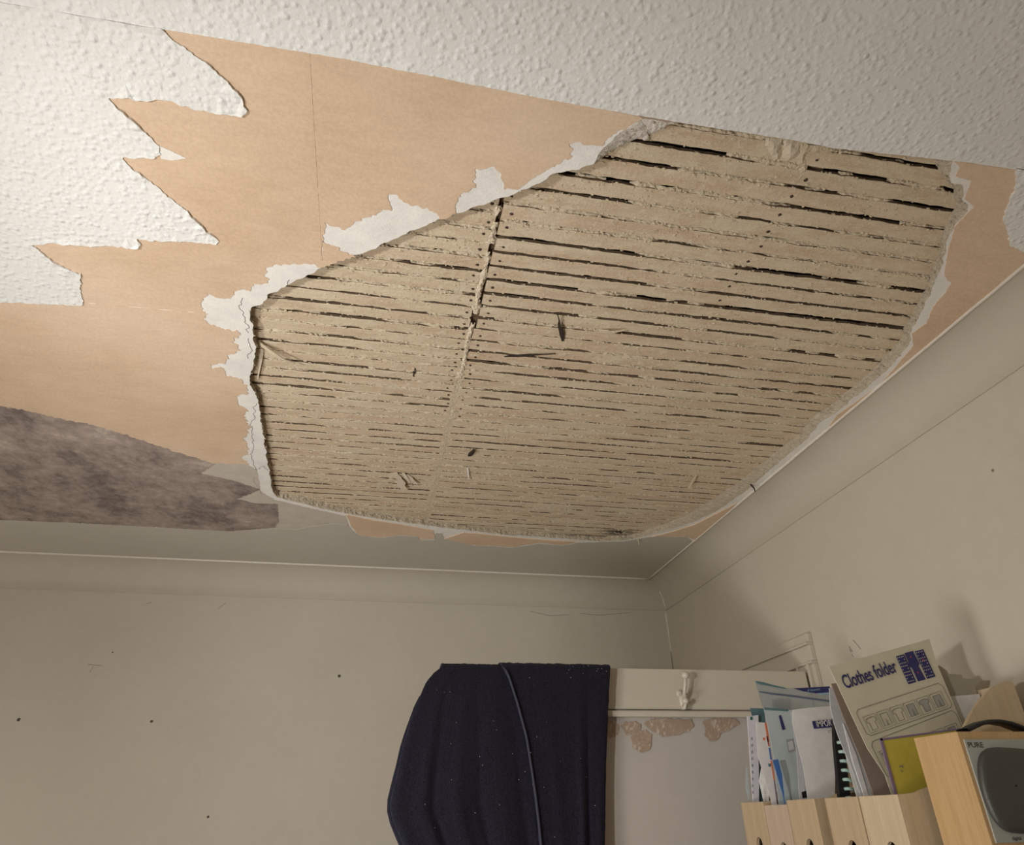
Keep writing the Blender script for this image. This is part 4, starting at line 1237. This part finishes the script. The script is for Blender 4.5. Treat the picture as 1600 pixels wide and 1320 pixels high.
doc('plastic_sleeve', 'thin clear sleeve at the very end, farthest file', 'sleeve', [(1166, 1198), (1167.5, 1198), (1171, 1240), (1172, 1256), (1173, 1330), (1160, 1330), (1161.5, 1257), (1165, 1230)], 1.4625, .0008, PM['tealclear'])

# ------------------------------------------------------------------ radio
RX0, RX1, RY0, RY1, RZ0, RZ1 = .8025, 1.028, .90, .987, -.050, .0942
rad = root('radio', ((RX0 + RX1) / 2, (RY0 + RY1) / 2, RZ0)); tag(rad, 'maple radio with grey front and dark oval grille', 'radio')
MB().box(RX0, RX1, RY0, RY1, RZ0, RZ1, .0012).build('case', M['cherry'], rad)
gp = plain('silver_grey_plastic', (0.42, 0.43, 0.385), 0.4, .4, .03); gg = plain('dark_grey_grille_mesh', (0.085, 0.085, 0.075), 0.35, .5, .25, 900, .3, .3)
MB().box(RX0 + .0062, RX1 - .006, RY0 - .0016, RY0 + .004, RZ0 + .0125, RZ1 - .0098, .0008).build('front_panel', gp, rad)
GO = [(1600, 1170.5), (1570, 1168), (1548, 1167.5), (1538, 1170.5), (1530, 1178), (1526.5, 1192), (1527.5, 1214), (1532, 1235), (1539, 1256), (1549, 1277), (1560, 1291), (1574, 1301), (1600, 1303), (1630, 1303), (1648, 1290), (1652, 1240), (1642, 1195), (1630, 1174)]
q = [ony(x, y, RY0 - .0016) for x, y in GO]
# smooth the outline
lp = [Vector((p.x, p.z)) for p in q]
for it in range(2):
    lp = [c_ for i in range(len(lp)) for c_ in (lp[i].lerp(lp[(i + 1) % len(lp)], .25), lp[i].lerp(lp[(i + 1) % len(lp)], .75))]
cen = sum(lp, Vector((0, 0))) / len(lp); v = []; f = []; n = len(lp)
for sc_, dy in ((1.0, 0), (1.0, .003), (.985, .0055), (.95, .0075), (.85, .009), (.6, .010), (.3, .0105), (.02, .0106)):
    for p in lp: c_ = cen + (p - cen) * sc_; v.append((c_.x, RY0 - .0016 - dy, c_.y))
for r in range(7):
    for k in range(n): f.append((r * n + k, r * n + (k + 1) % n, (r + 1) * n + (k + 1) % n, (r + 1) * n + k))
fix_normals(mesh('speaker_grille', v, f, gg, rad, True))
tx = plain('dark_logo_print', (0.06, 0.06, 0.055), 0.5)
ex = ony(1537, 1167.8, RY0) - ony(1512, 1167, RY0)
lettering('lettering', 'PURE', ony(1513, 1167.6, RY0 - .0018), (1, 0, 0), (0, 0, 1), .0066, tx, rad, .012, 1.12)
lettering('lettering', 'digital', ony(1582, 1312.5, RY0 - .0018), (1, 0, 0), (0, 0, 1), .0042, tx, rad, .01, 1.0)
MB().box(.945, 1.005, RY0 - .003, RY0 - .0014, .045, .07, .0006).build('display', PM['black'], rad)
for x in (.958, .992): MB().tube([(x, RY0 - .0015, .01), (x, RY0 - .014, .01)], .011, 16).build('knob', gp, rad, True)
hh = [ony(x, y, .945) for x, y in ((1504, 1142.5), (1514, 1137.5), (1526, 1132), (1540, 1128.6), (1555, 1128), (1572, 1131), (1588, 1137), (1603, 1143.5), (1630, 1150))]
hv = []; hf = []
for i, p in enumerate(hh):
    for dy, dz in ((-.012, -.002), (.012, -.002), (.012, .0022), (.006, .0034), (-.006, .0034), (-.012, .0022)): hv.append((p.x, .945 + dy, p.z + dz))
for i in range(len(hh) - 1):
    for k in range(6): hf.append((i * 6 + k, (i + 1) * 6 + k, (i + 1) * 6 + (k + 1) % 6, i * 6 + (k + 1) % 6))
fix_normals(mesh('handle', hv, hf, plain('black_rubber', (0.02, 0.02, 0.02), .45, .4), rad, True))
sb = root('cardboard_box', (.915, .94, SHZ)); tag(sb, 'flat cardboard box under the radio', 'box')
MB().box(.80, 1.035, .885, .992, SHZ + .001, -.075, .001).build('tray', PM['brown'], sb); MB().box(.797, 1.038, .882, .995, -.0748, -.051, .001).build('lid', PM['brown'], sb)
